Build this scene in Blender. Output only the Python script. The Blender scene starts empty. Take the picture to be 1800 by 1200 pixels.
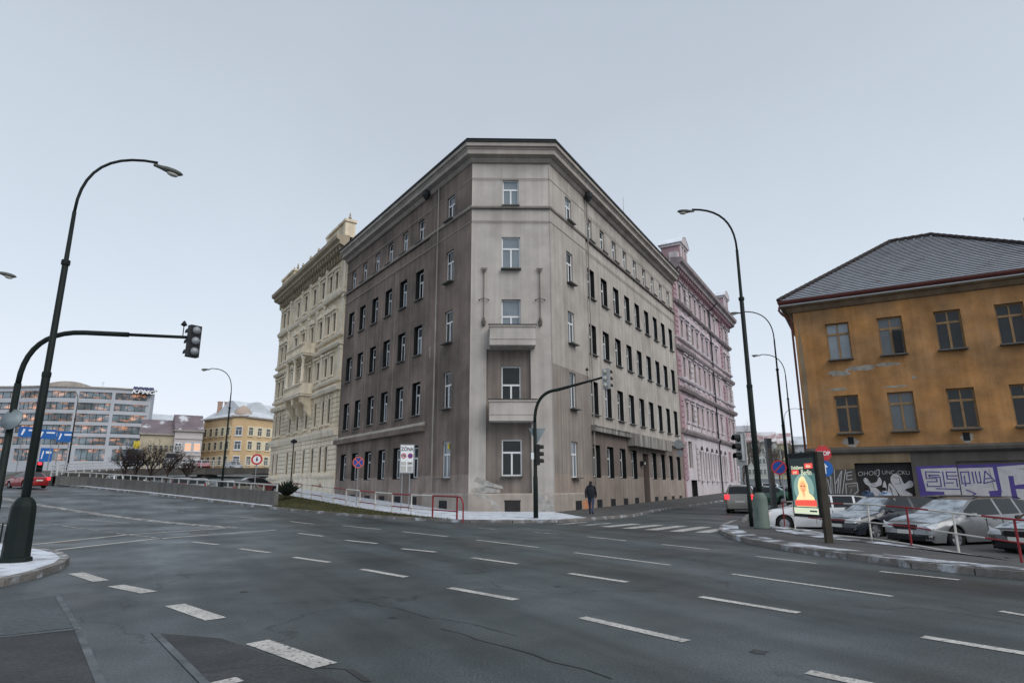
import bpy, bmesh, math, random
import numpy as np
from mathutils import Matrix, Vector
random.seed(7)
R = math.radians
# ------------------------------------------------------------------ camera, world, sun, exposure
FPX, PITCH, ROLL, EYE = 1087.0, R(13.24), R(-0.19), 1.55
sc = bpy.context.scene
cam = bpy.data.objects.new('camera', bpy.data.cameras.new('camera'))
sc.collection.objects.link(cam)
cam.data.sensor_width = 36.0
cam.data.lens = FPX / 1800 * 36
cam.data.clip_start = 0.1
cam.data.clip_end = 6000
cam.matrix_world = Matrix.Translation((0, 0, EYE)) @ Matrix.Rotation(R(90) + PITCH, 4, 'X') @ Matrix.Rotation(ROLL, 4, 'Z')
sc.camera = cam
SUN_EL, SUN_AZ = R(42), R(-50)      # direction the soft light comes from (azimuth measured from +x)
w = bpy.data.worlds.new('World'); sc.world = w; w.use_nodes = True
nt = w.node_tree; nt.nodes.clear()
def wn(t): return nt.nodes.new(t)
out = wn('ShaderNodeOutputWorld'); bg = wn('ShaderNodeBackground')
sky = wn('ShaderNodeTexSky'); sky.sky_type = 'NISHITA'; sky.sun_disc = False
sky.sun_elevation = SUN_EL; sky.sun_rotation = R(90) - SUN_AZ; sky.dust_density = 4; sky.air_density = 1.2
skm = wn('ShaderNodeMix'); skm.data_type = 'RGBA'; skm.blend_type = 'MULTIPLY'; skm.inputs['Factor'].default_value = 1
skm.inputs['B'].default_value = (.07, .07, .07, 1)
# an even overcast layer in front of the clear sky: brighter towards the horizon, faint cloud mottling
tc = wn('ShaderNodeTexCoord'); sep = wn('ShaderNodeSeparateXYZ'); ramp = wn('ShaderNodeValToRGB')
nz = wn('ShaderNodeTexNoise'); nz.inputs['Scale'].default_value = 1.6; nz.inputs['Detail'].default_value = 6
ad = wn('ShaderNodeMath'); ad.operation = 'MULTIPLY_ADD'; ad.inputs[1].default_value = .34
el = ramp.color_ramp.elements
el[0].position = 0.0; el[0].color = (.82, .88, .97, 1)
el[1].position = 1.0; el[1].color = (.36, .42, .50, 1)
e = el.new(.28); e.color = (.65, .725, .82, 1)
e = el.new(.6); e.color = (.49, .545, .625, 1)
mx = wn('ShaderNodeMix'); mx.data_type = 'RGBA'; mx.inputs['Factor'].default_value = .9
nt.links.new(tc.outputs['Generated'], sep.inputs[0]); nt.links.new(tc.outputs['Generated'], nz.inputs['Vector'])
sb = wn('ShaderNodeMath'); sb.operation = 'SUBTRACT'; sb.inputs[1].default_value = .5
nt.links.new(nz.outputs['Fac'], sb.inputs[0]); nt.links.new(sb.outputs[0], ad.inputs[0])
nt.links.new(sep.outputs['Z'], ad.inputs[2]); nt.links.new(ad.outputs[0], ramp.inputs[0])
nt.links.new(sky.outputs[0], skm.inputs['A'])
nt.links.new(skm.outputs['Result'], mx.inputs['A']); nt.links.new(ramp.outputs[0], mx.inputs['B'])
nt.links.new(mx.outputs['Result'], bg.inputs[0]); bg.inputs[1].default_value = .82
nt.links.new(bg.outputs[0], out.inputs[0])
sl = bpy.data.lights.new('sun', 'SUN'); sl.energy = 1.4; sl.angle = R(50); sl.color = (1, .965, .92)
so = bpy.data.objects.new('sun', sl); sc.collection.objects.link(so)
sd = Vector((math.cos(SUN_EL) * math.cos(SUN_AZ), math.cos(SUN_EL) * math.sin(SUN_AZ), math.sin(SUN_EL)))
so.rotation_euler = sd.to_track_quat('Z', 'Y').to_euler()
sc.view_settings.view_transform = 'Standard'; sc.view_settings.look = 'None'
sc.view_settings.exposure = 0.5; sc.view_settings.gamma = 1.0
sc.view_settings.use_curve_mapping = False

# ------------------------------------------------------------------ photo pixel -> place
A = np.array([-2.484, 36.888]); B = np.array([2.394, 37.005])       # the two corners of the chamfered building end
AL, AR = R(125.02), R(60.03)
uL = np.array([math.cos(AL), math.sin(AL)]); uR = np.array([math.cos(AR), math.sin(AR)])
nL = np.array([-uL[1], uL[0]]) * 1.0
nL = np.array([-.8189, -.5739]); nR = np.array([uR[1], -uR[0]])
def ss(t): t = min(1, max(0, t)); return t * t * (3 - 2 * t)
def gz(x, y):
    s = (x - A[0]) * uL[0] + (y - A[1]) * uL[1]
    q = s / 3.0
    sp = 3.0 * (math.log1p(math.exp(-abs(q))) + max(q, 0))
    z = .041 * min(sp, 110)
    z -= .25 * ss((x - 9.6) / 1.2) * ss((33 - y) / 3) * ss((y + 20) / 5)
    o = (x - A[0]) * nL[0] + (y - A[1]) * nL[1]; d = (x + 14.6) * .634 + (y - 39.2) * .773
    if d > 0 and o > 5: z -= .28 * ss((d - .4) / 1.3) * ss((o - 5.4) / 1.5) * ss((s - 12) / 4) * ss((47 - s) / 4)
    return z
def ray(px, py):
    u = (px - 900) / FPX; v = -(py - 600) / FPX
    c, s = math.cos(ROLL), math.sin(ROLL); u, v = c * u - s * v, s * u + c * v
    return Vector((u, math.cos(PITCH) - v * math.sin(PITCH), math.sin(PITCH) + v * math.cos(PITCH)))
def atz(px, py, z):
    d = ray(px, py); t = (z - EYE) / d.z; return Vector((d.x * t, d.y * t, z))
def atd(px, py, dist):
    d = ray(px, py); t = dist / math.hypot(d.x, d.y); return Vector((d.x * t, d.y * t, EYE + d.z * t))
def T(px, py, dz=0.0):
    d = ray(px, py); t = 2.0
    while t < 400:
        if EYE + d.z * t < gz(d.x * t, d.y * t) + dz:
            lo, hi = t - .25, t
            for _ in range(30):
                m = (lo + hi) / 2
                if EYE + d.z * m < gz(d.x * m, d.y * m) + dz: hi = m
                else: lo = m
            return Vector((d.x * hi, d.y * hi, gz(d.x * hi, d.y * hi) + dz))
        t += .25
    return None

# ------------------------------------------------------------------ materials
MT = {}
def mat(name, col, rough=.85, var=.18, scale=1.5, streak=0.0, bump=0.0, metal=0.0, spec=.18, col2=None, mscale=.6, mlo=.45, mhi=.6, fine=0.0, emit=0.0, stretch=None, coat=0.0):
    """principled surface: world-space mottling, optional vertical dirt streaks and a second colour in patches"""
    m = bpy.data.materials.new(name); m.use_nodes = True; t = m.node_tree; N = t.nodes; K = t.links
    b = N['Principled BSDF']
    geo = N.new('ShaderNodeNewGeometry')
    def noise(sc_, det=6, vec=None, r=.55):
        n = N.new('ShaderNodeTexNoise'); n.inputs['Scale'].default_value = sc_; n.inputs['Detail'].default_value = det; n.inputs['Roughness'].default_value = r
        K.new(vec or geo.outputs['Position'], n.inputs['Vector']); return n
    def mapped(s):
        mp = N.new('ShaderNodeMapping'); mp.inputs['Scale'].default_value = s; K.new(geo.outputs['Position'], mp.inputs['Vector']); return mp.outputs[0]
    def mul(colout, facout, lo, hi):
        mr = N.new('ShaderNodeMapRange'); mr.inputs['From Min'].default_value = .3; mr.inputs['From Max'].default_value = .7
        mr.inputs['To Min'].default_value = lo; mr.inputs['To Max'].default_value = hi; K.new(facout, mr.inputs['Value'])
        x = N.new('ShaderNodeMix'); x.data_type = 'RGBA'; x.blend_type = 'MULTIPLY'; x.inputs['Factor'].default_value = 1
        K.new(colout, x.inputs['A']); K.new(mr.outputs[0], x.inputs['B']); return x.outputs['Result']
    rgb = N.new('ShaderNodeRGB'); rgb.outputs[0].default_value = (*col, 1); c = rgb.outputs[0]
    if col2:
        n2 = noise(mscale, 8, mapped(stretch) if stretch else None, .6)
        mr = N.new('ShaderNodeMapRange'); mr.inputs['From Min'].default_value = mlo; mr.inputs['From Max'].default_value = mhi; K.new(n2.outputs['Fac'], mr.inputs['Value'])
        x = N.new('ShaderNodeMix'); x.data_type = 'RGBA'; K.new(mr.outputs[0], x.inputs['Factor']); K.new(c, x.inputs['A']); x.inputs['B'].default_value = (*col2, 1); c = x.outputs['Result']
    n1 = noise(scale)
    if var: c = mul(c, n1.outputs['Fac'], 1 - var, 1 + var)
    if fine: c = mul(c, noise(scale * 22, 3).outputs['Fac'], 1 - fine, 1 + fine)
    if streak: c = mul(c, noise(1.0, 5, mapped((2.6, 2.6, .07))).outputs['Fac'], 1 - streak, 1 + streak * .6)
    K.new(c, b.inputs['Base Color'])
    b.inputs['Roughness'].default_value = rough; b.inputs['Metallic'].default_value = metal; b.inputs['Specular IOR Level'].default_value = spec
    if coat: b.inputs['Coat Weight'].default_value = coat; b.inputs['Coat Roughness'].default_value = .08
    if bump:
        bp = N.new('ShaderNodeBump'); bp.inputs['Strength'].default_value = bump; bp.inputs['Distance'].default_value = .02
        K.new(noise(scale * 14, 4).outputs['Fac'], bp.inputs['Height']); K.new(bp.outputs[0], b.inputs['Normal'])
    if emit:
        K.new(c, b.inputs['Emission Color']); b.inputs['Emission Strength'].default_value = emit
    MT[name] = m; return m
def asphalt():
    m = bpy.data.materials.new('asphalt'); m.use_nodes = True; t = m.node_tree; N = t.nodes; K = t.links; b = N['Principled BSDF']; g = N.new('ShaderNodeNewGeometry')
    def noise(sc_, det=6, mp=None, r=.55):
        n = N.new('ShaderNodeTexNoise'); n.inputs['Scale'].default_value = sc_; n.inputs['Detail'].default_value = det; n.inputs['Roughness'].default_value = r; K.new(mp or g.outputs['Position'], n.inputs['Vector']); return n.outputs['Fac']
    def mr(v, a0, a1, b0, b1): x = N.new('ShaderNodeMapRange'); x.inputs[1].default_value = a0; x.inputs[2].default_value = a1; x.inputs[3].default_value = b0; x.inputs[4].default_value = b1; K.new(v, x.inputs[0]); return x.outputs[0]
    def mul(c, f): x = N.new('ShaderNodeMix'); x.data_type = 'RGBA'; x.blend_type = 'MULTIPLY'; x.inputs['Factor'].default_value = 1; K.new(c, x.inputs['A']); K.new(f, x.inputs['B']); return x.outputs['Result']
    rot = N.new('ShaderNodeVectorRotate'); rot.rotation_type = 'Z_AXIS'; rot.inputs['Angle'].default_value = R(60); K.new(g.outputs['Position'], rot.inputs['Vector'])
    mp = N.new('ShaderNodeMapping'); mp.inputs['Scale'].default_value = (.05, .75, 1); K.new(rot.outputs[0], mp.inputs[0])
    base = N.new('ShaderNodeMix'); base.data_type = 'RGBA'; base.inputs['A'].default_value = (.042, .050, .052, 1); base.inputs['B'].default_value = (.074, .091, .097, 1)
    K.new(mr(noise(.16, 7, None, .62), .38, .62, 0, 1), base.inputs['Factor']); c = base.outputs['Result']
    c = mul(c, mr(noise(1.0, 4, mp.outputs[0]), .34, .66, .60, 1.34)); c = mul(c, mr(noise(.9, 5), .3, .7, .82, 1.18)); c = mul(c, mr(noise(45, 3), .3, .7, .5, 1.55))
    v = N.new('ShaderNodeTexVoronoi'); v.feature = 'DISTANCE_TO_EDGE'; v.inputs['Scale'].default_value = .16; wv = N.new('ShaderNodeVectorMath'); wv.operation = 'ADD'; nn = N.new('ShaderNodeTexNoise'); nn.inputs['Scale'].default_value = .8; nn.inputs['Detail'].default_value = 5; K.new(g.outputs['Position'], nn.inputs['Vector'])
    sc_ = N.new('ShaderNodeVectorMath'); sc_.operation = 'SCALE'; sc_.inputs['Scale'].default_value = 2.2; K.new(nn.outputs['Color'], sc_.inputs[0]); K.new(g.outputs['Position'], wv.inputs[0]); K.new(sc_.outputs[0], wv.inputs[1]); K.new(wv.outputs[0], v.inputs['Vector'])
    c = mul(c, mr(v.outputs['Distance'], .001, .006, .55, 1.0)); c = mul(c, mr(noise(.55, 6, None, .7), .60, .70, 1.0, .55))
    K.new(c, b.inputs['Base Color']); K.new(mr(noise(.3, 4), .35, .65, .40, .7), b.inputs['Roughness']); b.inputs['Specular IOR Level'].default_value = .3
    bp = N.new('ShaderNodeBump'); bp.inputs['Strength'].default_value = .3; bp.inputs['Distance'].default_value = .015; K.new(noise(30, 3), bp.inputs['Height']); K.new(bp.outputs[0], b.inputs['Normal']); MT['asphalt'] = m
asphalt()
mat('asphalt_dark', (.046, .049, .051), .7, .3, 1.1, bump=.35, fine=.3)
mat('asphalt_new', (.072, .086, .091), .7, .2, .6, bump=.3, fine=.25)
mat('seam', (.105, .118, .125), .8, .35, 3, fine=.2)
mat('paint_line', (.43, .42, .395), .75, .2, 2, fine=.3, col2=(.13, .13, .135), mscale=16, mlo=.54, mhi=.66)
mat('paint_worn', (.36, .36, .35), .8, .2, 2, fine=.25, col2=(.07, .072, .075), mscale=3.5, mlo=.42, mhi=.62)
mat('kerb', (.17, .16, .15), .85, .3, 1.2, bump=.4, fine=.2, col2=(.48, .51, .55), mscale=1.6, mlo=.52, mhi=.66)
mat('pavement', (.085, .085, .085), .85, .2, 1, fine=.2, bump=.3)
mat('snowwalk', (.58, .62, .68), .9, .16, 1.6, fine=.15, bump=.7, col2=(.15, .155, .165), mscale=2.6, mlo=.50, mhi=.72, stretch=(.6, 1.2, 1))
mat('snowpatch', (.085, .085, .088), .9, .15, 1.2, fine=.15, bump=.6, col2=(.58, .62, .68), mscale=1.3, mlo=.44, mhi=.62)
mat('snow', (.72, .76, .82), .9, .1, 1.2, bump=.4)
mat('soil', (.055, .05, .033), .95, .3, 1.2, fine=.3, bump=.6)
mat('grass', (.075, .075, .035), .95, .35, .8)
mat('lot', (.07, .072, .075), .8, .2, .5, fine=.2, bump=.3, col2=(.50, .53, .58), mscale=.5, mlo=.58, mhi=.68)
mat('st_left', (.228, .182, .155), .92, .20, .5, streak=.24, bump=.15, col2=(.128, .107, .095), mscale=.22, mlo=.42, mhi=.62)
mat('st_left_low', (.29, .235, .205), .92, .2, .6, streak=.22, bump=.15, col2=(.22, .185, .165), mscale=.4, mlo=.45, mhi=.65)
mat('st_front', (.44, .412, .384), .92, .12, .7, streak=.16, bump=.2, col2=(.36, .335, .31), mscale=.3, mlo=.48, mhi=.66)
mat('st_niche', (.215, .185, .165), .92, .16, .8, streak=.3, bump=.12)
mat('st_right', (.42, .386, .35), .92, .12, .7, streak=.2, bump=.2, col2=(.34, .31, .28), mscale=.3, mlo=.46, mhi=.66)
mat('st_right_low', (.20, .165, .145), .92, .18, .6, streak=.22, bump=.12)
mat('st_right_base', (.30, .25, .215), .92, .18, .6, streak=.22, bump=.12)
mat('st_endbay', (.265, .235, .21), .92, .16, .6, streak=.26, bump=.12)
mat('st_plinth', (.34, .30, .265), .92, .18, .9, streak=.12, bump=.15)
mat('patch_grey', (.30, .295, .285), .92, .3, 4, fine=.15, col2=(.38, .35, .32), mscale=2.2, mlo=.45, mhi=.6)
mat('cornice_grey', (.33, .30, .272), .9, .16, .8, streak=.12, bump=.1)
mat('ledge_left', (.36, .335, .30), .9, .2, 1, streak=.25)
mat('ledge_stain', (.30, .285, .26), .9, .2, 1, streak=.75)
mat('metal_dark', (.022, .026, .028), .45, .2, 2, metal=.3)
mat('pole_green', (.008, .013, .012), .6, .25, 2, spec=.2)
mat('box_green', (.12, .155, .135), .55, .15, 2)
mat('roof_dark', (.030, .034, .036), .6, .25, 1)
mat('gutter', (.10, .10, .095), .5, .2, 1)
mat('gutter_red', (.085, .028, .024), .5, .2, 1)
mat('win_white', (.68, .70, .72), .45, .06, 2)
mat('win_dark', (.016, .018, .019), .6, .2, 2)
mat('win_brown', (.26, .17, .09), .7, .2, 3, streak=.2)
mat('glass_a', (.014, .017, .019), .06, .3, 1.5, spec=.35)
mat('glass_b', (.062, .078, .088), .08, .2, 1.5, spec=.6)
mat('glass_c', (.17, .205, .235), .12, .15, 1.5, spec=.7)
mat('glass_car', (.010, .013, .015), .05, .2, 2, spec=.5)
mat('glass_frost', (.38, .43, .48), .6, .2, 4, fine=.15, col2=(.13, .15, .17), mscale=2.2, mlo=.46, mhi=.66)
mat('leg_brown', (.042, .036, .028), .6, .2, 3)
mat('iron', (.11, .095, .08), .7, .2, 3)
mat('beige', (.70, .605, .46), .9, .15, .8, streak=.22, bump=.2, col2=(.50, .43, .325), mscale=.5, mlo=.46, mhi=.66)
mat('beige_light', (.80, .72, .585), .9, .12, .8, streak=.2, bump=.2, col2=(.58, .51, .40), mscale=.8, mlo=.48, mhi=.68)
mat('beige_dark', (.36, .305, .23), .9, .14, .8, streak=.16)
mat('pink', (.50, .405, .435), .9, .16, .8, streak=.22, bump=.2, col2=(.40, .335, .355), mscale=.5, mlo=.46, mhi=.66)
mat('pink_light', (.57, .52, .54), .9, .16, .8, streak=.26, col2=(.42, .38, .385), mscale=.8, mlo=.48, mhi=.68)
mat('pink_deep', (.37, .245, .27), .9, .12, .6, streak=.12)
mat('pink_grey', (.28, .24, .245), .9, .16, .8, streak=.16)
mat('brick_gable', (.36, .25, .20), .92, .2, 2)
mat('ochre', (.39, .200, .075), .92, .28, .9, streak=.2, bump=.2, col2=(.25, .155, .085), mscale=.55, mlo=.36, mhi=.72, fine=.08)
mat('ochre_grey', (.21, .16, .105), .92, .2, .8, streak=.25, bump=.15)
mat('peel', (.27, .255, .225), .95, .3, 4)
mat('grey_render', (.095, .088, .080), .92, .2, .8, streak=.2)
mat('shutter', (.032, .031, .031), .75, .2, 1)
mat('purple', (.075, .058, .22), .7, .2, 2)
mat('spray_white', (.46, .46, .47), .8, .18, 2.5, col2=(.30, .30, .31), mscale=2.5, mlo=.52, mhi=.7)
mat('spray_grey', (.20, .20, .19), .8, .2, 2)
mat('tile_snow', (.38, .42, .48), .85, .12, 2, col2=(.20, .21, .23), mscale=.9, mlo=.56, mhi=.75)
mat('tile_red', (.040, .033, .033), .8, .25, 3)
mat('concrete', (.135, .132, .125), .9, .16, .7, streak=.2, bump=.2, fine=.1)
mat('concrete_pale', (.42, .42, .41), .85, .1, 1)
mat('office', (.42, .44, .48), .8, .07, .2, streak=.05)
mat('white_rail', (.56, .57, .58), .6, .1, 2)
mat('rail_white', (.55, .53, .49), .5, .14, 3)
mat('rail_red', (.24, .028, .034), .5, .16, 3)
mat('sign_white', (.72, .74, .77), .45, .04, 3)
mat('sign_grey', (.26, .28, .30), .5, .1, 3, metal=.3)
mat('sign_back', (.20, .24, .26), .5, .12, 3, metal=.3)
mat('sign_red', (.46, .045, .05), .45, .08, 3)
mat('sign_orange', (.55, .12, .09), .45, .08, 3)
mat('sign_blue', (.025, .075, .30), .45, .08, 3)
mat('sign_bluepale', (.02, .11, .36), .45, .08, 3)
mat('sign_black', (.02, .02, .022), .5, .1, 3)
mat('sign_yellow', (.62, .50, .05), .5, .08, 3)
mat('lens_pale', (.36, .36, .33), .35, .15, 3)
mat('head_grey', (.10, .11, .10), .5, .15, 3)
mat('steel', (.33, .35, .36), .4, .1, 3, metal=.6)
mat('twig', (.045, .034, .028), .95, .3, 3)
mat('twig_far', (.12, .095, .085), .95, .3, 1)
mat('evergreen', (.018, .026, .018), .9, .35, 3)
mat('rubber', (.014, .014, .015), .85, .2, 4)
mat('rim', (.36, .37, .39), .35, .1, 4, metal=.7)
mat('plastic_black', (.016, .017, .018), .6, .15, 4)
mat('plate', (.62, .62, .58), .5, .05, 4)
mat('lamp_clear', (.60, .63, .66), .12, .1, 4, spec=.8)
mat('lamp_red', (.32, .012, .014), .25, .1, 4)
def emis(name, col, s):
    m = bpy.data.materials.new(name); m.use_nodes = True; b = m.node_tree.nodes['Principled BSDF']
    b.inputs['Base Color'].default_value = (*col, 1); b.inputs['Emission Color'].default_value = (*col, 1); b.inputs['Emission Strength'].default_value = s; MT[name] = m
emis('brake_lit', (.9, .02, .03), 2.2); emis('amber_lit', (1, .34, .10), 1.6); emis('red_lit', (1, .03, .05), 1.8); emis('warm_window', (.8, .34, .14), .5)
for n_, c_ in dict(car_silver=(.20, .21, .22), car_dark=(.016, .021, .030), car_white=(.62, .64, .66), car_red=(.26, .012, .014), car_champ=(.26, .25, .22), car_grey=(.17, .18, .19), car_green=(.02, .10, .055), car_maroon=(.10, .02, .02), car_blue=(.025, .035, .12), car_black=(.013, .014, .016), van_grey=(.24, .24, .26)).items():
    mat(n_, c_, .32, .08, 3, metal=.35 if n_ in ('car_silver', 'car_grey', 'car_champ') else .0, spec=.5, coat=.6, fine=.04)
for n_, c_ in dict(jacket=(.020, .022, .030), jeans=(.045, .058, .10), skin=(.45, .29, .22), hair=(.022, .016, .013), shoe=(.014, .014, .015), jacket_blue=(.05, .075, .13), jacket_pale=(.26, .32, .42), trousers=(.025, .025, .028)).items():
    mat(n_, c_, .85, .15, 6, bump=.2)

# ------------------------------------------------------------------ object helpers
COL = sc.collection
WM = {}
def link(name, data, parent=None, M=None):
    o = bpy.data.objects.new(name, data); COL.objects.link(o)
    M = M if M is not None else Matrix()
    WM[o.name] = M
    if parent is not None:
        o.parent = parent; o.matrix_basis = WM[parent.name].inverted() @ M
    else: o.matrix_basis = M
    return o
def tag(o, label=None, cat=None, group=None, kind=None):
    if label: o['label'] = label
    if cat: o['category'] = cat
    if group: o['group'] = group
    if kind: o['kind'] = kind
    return o
def empty(name, label, cat, M=None, group=None, kind=None):
    o = link(name, None, None, M); o.empty_display_size = .2
    return tag(o, label, cat, group, kind)
def Fr(x, y, z=0.0, deg=0.0): return Matrix.Translation((x, y, z)) @ Matrix.Rotation(R(deg), 4, 'Z')
class MB:
    """collects faces for ONE mesh"""
    def __init__(s): s.v = []; s.f = []; s.m = []; s.smooth = False
    def face(s, pts, mi=0):
        n = len(s.v); s.v += [tuple(p) for p in pts]; s.f.append(tuple(range(n, n + len(pts)))); s.m.append(mi)
    def box(s, x0, x1, y0, y1, z0, z1, mi=0, M=None):
        p = [(x, y, z) for z in (z0, z1) for y in (y0, y1) for x in (x0, x1)]
        if M is not None: p = [tuple(M @ Vector(q)) for q in p]
        n = len(s.v); s.v += p
        for f in ((0, 2, 3, 1), (4, 5, 7, 6), (0, 1, 5, 4), (2, 6, 7, 3), (0, 4, 6, 2), (1, 3, 7, 5)):
            s.f.append(tuple(n + i for i in f)); s.m.append(mi)
    def bar(s, a, b, w, h=None, mi=0):
        a, b = Vector(a), Vector(b); d = (b - a); L = d.length
        if L < 1e-6: return
        q = d.to_track_quat('X', 'Z').to_matrix().to_4x4(); h = h or w
        s.box(0, L, -w / 2, w / 2, -h / 2, h / 2, mi, Matrix.Translation(a) @ q)
    def tube(s, pts, r, n=8, mi=0, caps=True):
        pts = [Vector(p) for p in pts]; k = len(pts)
        rs = r if isinstance(r, (list, tuple)) else [r] * k
        base = len(s.v); up = None
        for i, p in enumerate(pts):
            d = (pts[min(i + 1, k - 1)] - pts[max(i - 1, 0)]).normalized()
            if up is None:
                up = Vector((0, 0, 1)) if abs(d.z) < .9 else Vector((1, 0, 0))
            a = d.cross(up).normalized(); up = a.cross(d).normalized()
            for j in range(n):
                t = 2 * math.pi * j / n; s.v.append(tuple(p + (a * math.cos(t) + up * math.sin(t)) * rs[i]))
        for i in range(k - 1):
            for j in range(n):
                a0 = base + i * n + j; a1 = base + i * n + (j + 1) % n
                s.f.append((a0, a1, a1 + n, a0 + n)); s.m.append(mi)
        if caps:
            s.f.append(tuple(base + j for j in reversed(range(n)))); s.m.append(mi)
            s.f.append(tuple(base + (k - 1) * n + j for j in range(n))); s.m.append(mi)
    def lathe(s, prof, n=14, mi=0, M=None, caps=True):
        base = len(s.v)
        for r, z in prof:
            for j in range(n):
                t = 2 * math.pi * j / n; p = Vector((r * math.cos(t), r * math.sin(t), z)); s.v.append(tuple(M @ p if M is not None else p))
        for i in range(len(prof) - 1):
            for j in range(n):
                a = base + i * n + j; b = base + i * n + (j + 1) % n; s.f.append((a, b, b + n, a + n)); s.m.append(mi)
        if caps:
            s.f.append(tuple(base + j for j in reversed(range(n)))); s.m.append(mi)
            s.f.append(tuple(base + (len(prof) - 1) * n + j for j in range(n))); s.m.append(mi)
    def prism(s, poly, y0, y1, mi=0, M=None):
        """poly of (x,z) extruded from y0 (front) to y1"""
        n = len(poly); base = len(s.v)
        for y in (y0, y1):
            for x, z in poly:
                p = Vector((x, y, z)); s.v.append(tuple(M @ p if M is not None else p))
        s.f.append(tuple(base + i for i in range(n))); s.m.append(mi)
        s.f.append(tuple(base + n + i for i in reversed(range(n)))); s.m.append(mi)
        for i in range(n):
            j = (i + 1) % n; s.f.append((base + i, base + n + i, base + n + j, base + j)); s.m.append(mi)
    def slab(s, poly, z0, z1, mi=0):
        n = len(poly); base = len(s.v)
        for z in (z0, z1):
            for x, y in poly: s.v.append((x, y, z))
        s.f.append(tuple(base + i for i in reversed(range(n)))); s.m.append(mi)
        s.f.append(tuple(base + n + i for i in range(n))); s.m.append(mi)
        for i in range(n):
            j = (i + 1) % n; s.f.append((base + i, base + j, base + n + j, base + n + i)); s.m.append(mi)
    def sweep(s, path, prof, mi=0, closed_ends=True):
        """path of 2D points, outward side is to the RIGHT of travel; prof of (offset, z)"""
        P = [Vector((p[0], p[1])) for p in path]; k = len(P); base = len(s.v); n = len(prof)
        for i in range(k):
            d0 = (P[i] - P[i - 1]).normalized() if i else None
            d1 = (P[i + 1] - P[i]).normalized() if i < k - 1 else None
            d0 = d0 or d1; d1 = d1 or d0
            n0 = Vector((d0.y, -d0.x)); n1 = Vector((d1.y, -d1.x)); b = (n0 + n1).normalized(); sc_ = 1 / max(.3, b.dot(n0))
            for o, z in prof: q = P[i] + b * (o * sc_); s.v.append((q.x, q.y, z))
        for i in range(k - 1):
            for j in range(n - 1):
                a = base + i * n + j; s.f.append((a, a + n, a + n + 1, a + 1)); s.m.append(mi)
        if closed_ends:
            s.f.append(tuple(base + j for j in range(n))); s.m.append(mi)
            s.f.append(tuple(base + (k - 1) * n + j for j in reversed(range(n)))); s.m.append(mi)
    def mesh(s, name, *mats):
        me = bpy.data.meshes.new(name); me.from_pydata(s.v, [], s.f)
        for m in mats: me.materials.append(MT[m])
        me.polygons.foreach_set('material_index', s.m)
        if s.smooth: me.polygons.foreach_set('use_smooth', [True] * len(s.f))
        me.update(); return me
    def obj(s, name, mats, parent=None, M=None):
        mats = (mats,) if isinstance(mats, str) else mats
        return link(name, s.mesh(name, *mats), parent, M)
def recalc(me):
    b = bmesh.new(); b.from_mesh(me); bmesh.ops.remove_doubles(b, verts=b.verts, dist=.0005); bmesh.ops.recalc_face_normals(b, faces=b.faces); b.to_mesh(me); b.free(); return me
def text_mesh(body, size, mt, shear=0.0, ext=.002, bold=0.0):
    cu = bpy.data.curves.new('lettering', 'FONT'); cu.body = body; cu.size = size; cu.extrude = ext; cu.shear = shear; cu.offset = bold
    cu.align_x = 'CENTER'; cu.align_y = 'CENTER'
    o = bpy.data.objects.new('tmp', cu); COL.objects.link(o)
    me = bpy.data.meshes.new_from_object(o.evaluated_get(bpy.context.evaluated_depsgraph_get()))
    bpy.data.objects.remove(o); me.materials.clear(); me.materials.append(MT[mt]); return me
UP = Matrix.Rotation(R(90), 4, 'X')      # lays text (xy) into the local xz plane, facing -y
def sheet(name, poly, dz, mt, cuts=2, follow=True, parent=None):
    bm = bmesh.new(); bm.faces.new([bm.verts.new((p[0], p[1], 0)) for p in poly])
    bmesh.ops.triangulate(bm, faces=bm.faces[:])
    for _ in range(cuts): bmesh.ops.subdivide_edges(bm, edges=[e for e in bm.edges if e.calc_length() > .8], cuts=1, use_grid_fill=True)
    bmesh.ops.triangulate(bm, faces=bm.faces[:])
    for v in bm.verts: v.co.z = (gz(v.co.x, v.co.y) if follow else 0) + dz
    bmesh.ops.recalc_face_normals(bm, faces=bm.faces)
    if sum(f.normal.z for f in bm.faces) < 0: bmesh.ops.reverse_faces(bm, faces=bm.faces)
    me = bpy.data.meshes.new(name); bm.to_mesh(me); bm.free(); me.materials.append(MT[mt]); return link(name, me, parent)
def resample(pts, step):
    out_ = [Vector(pts[0])]; P = [Vector(p) for p in pts]
    for a, b in zip(P, P[1:]):
        n = max(1, round((b - a).length / step))
        out_ += [a.lerp(b, (i + 1) / n) for i in range(n)]
    return out_

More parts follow.
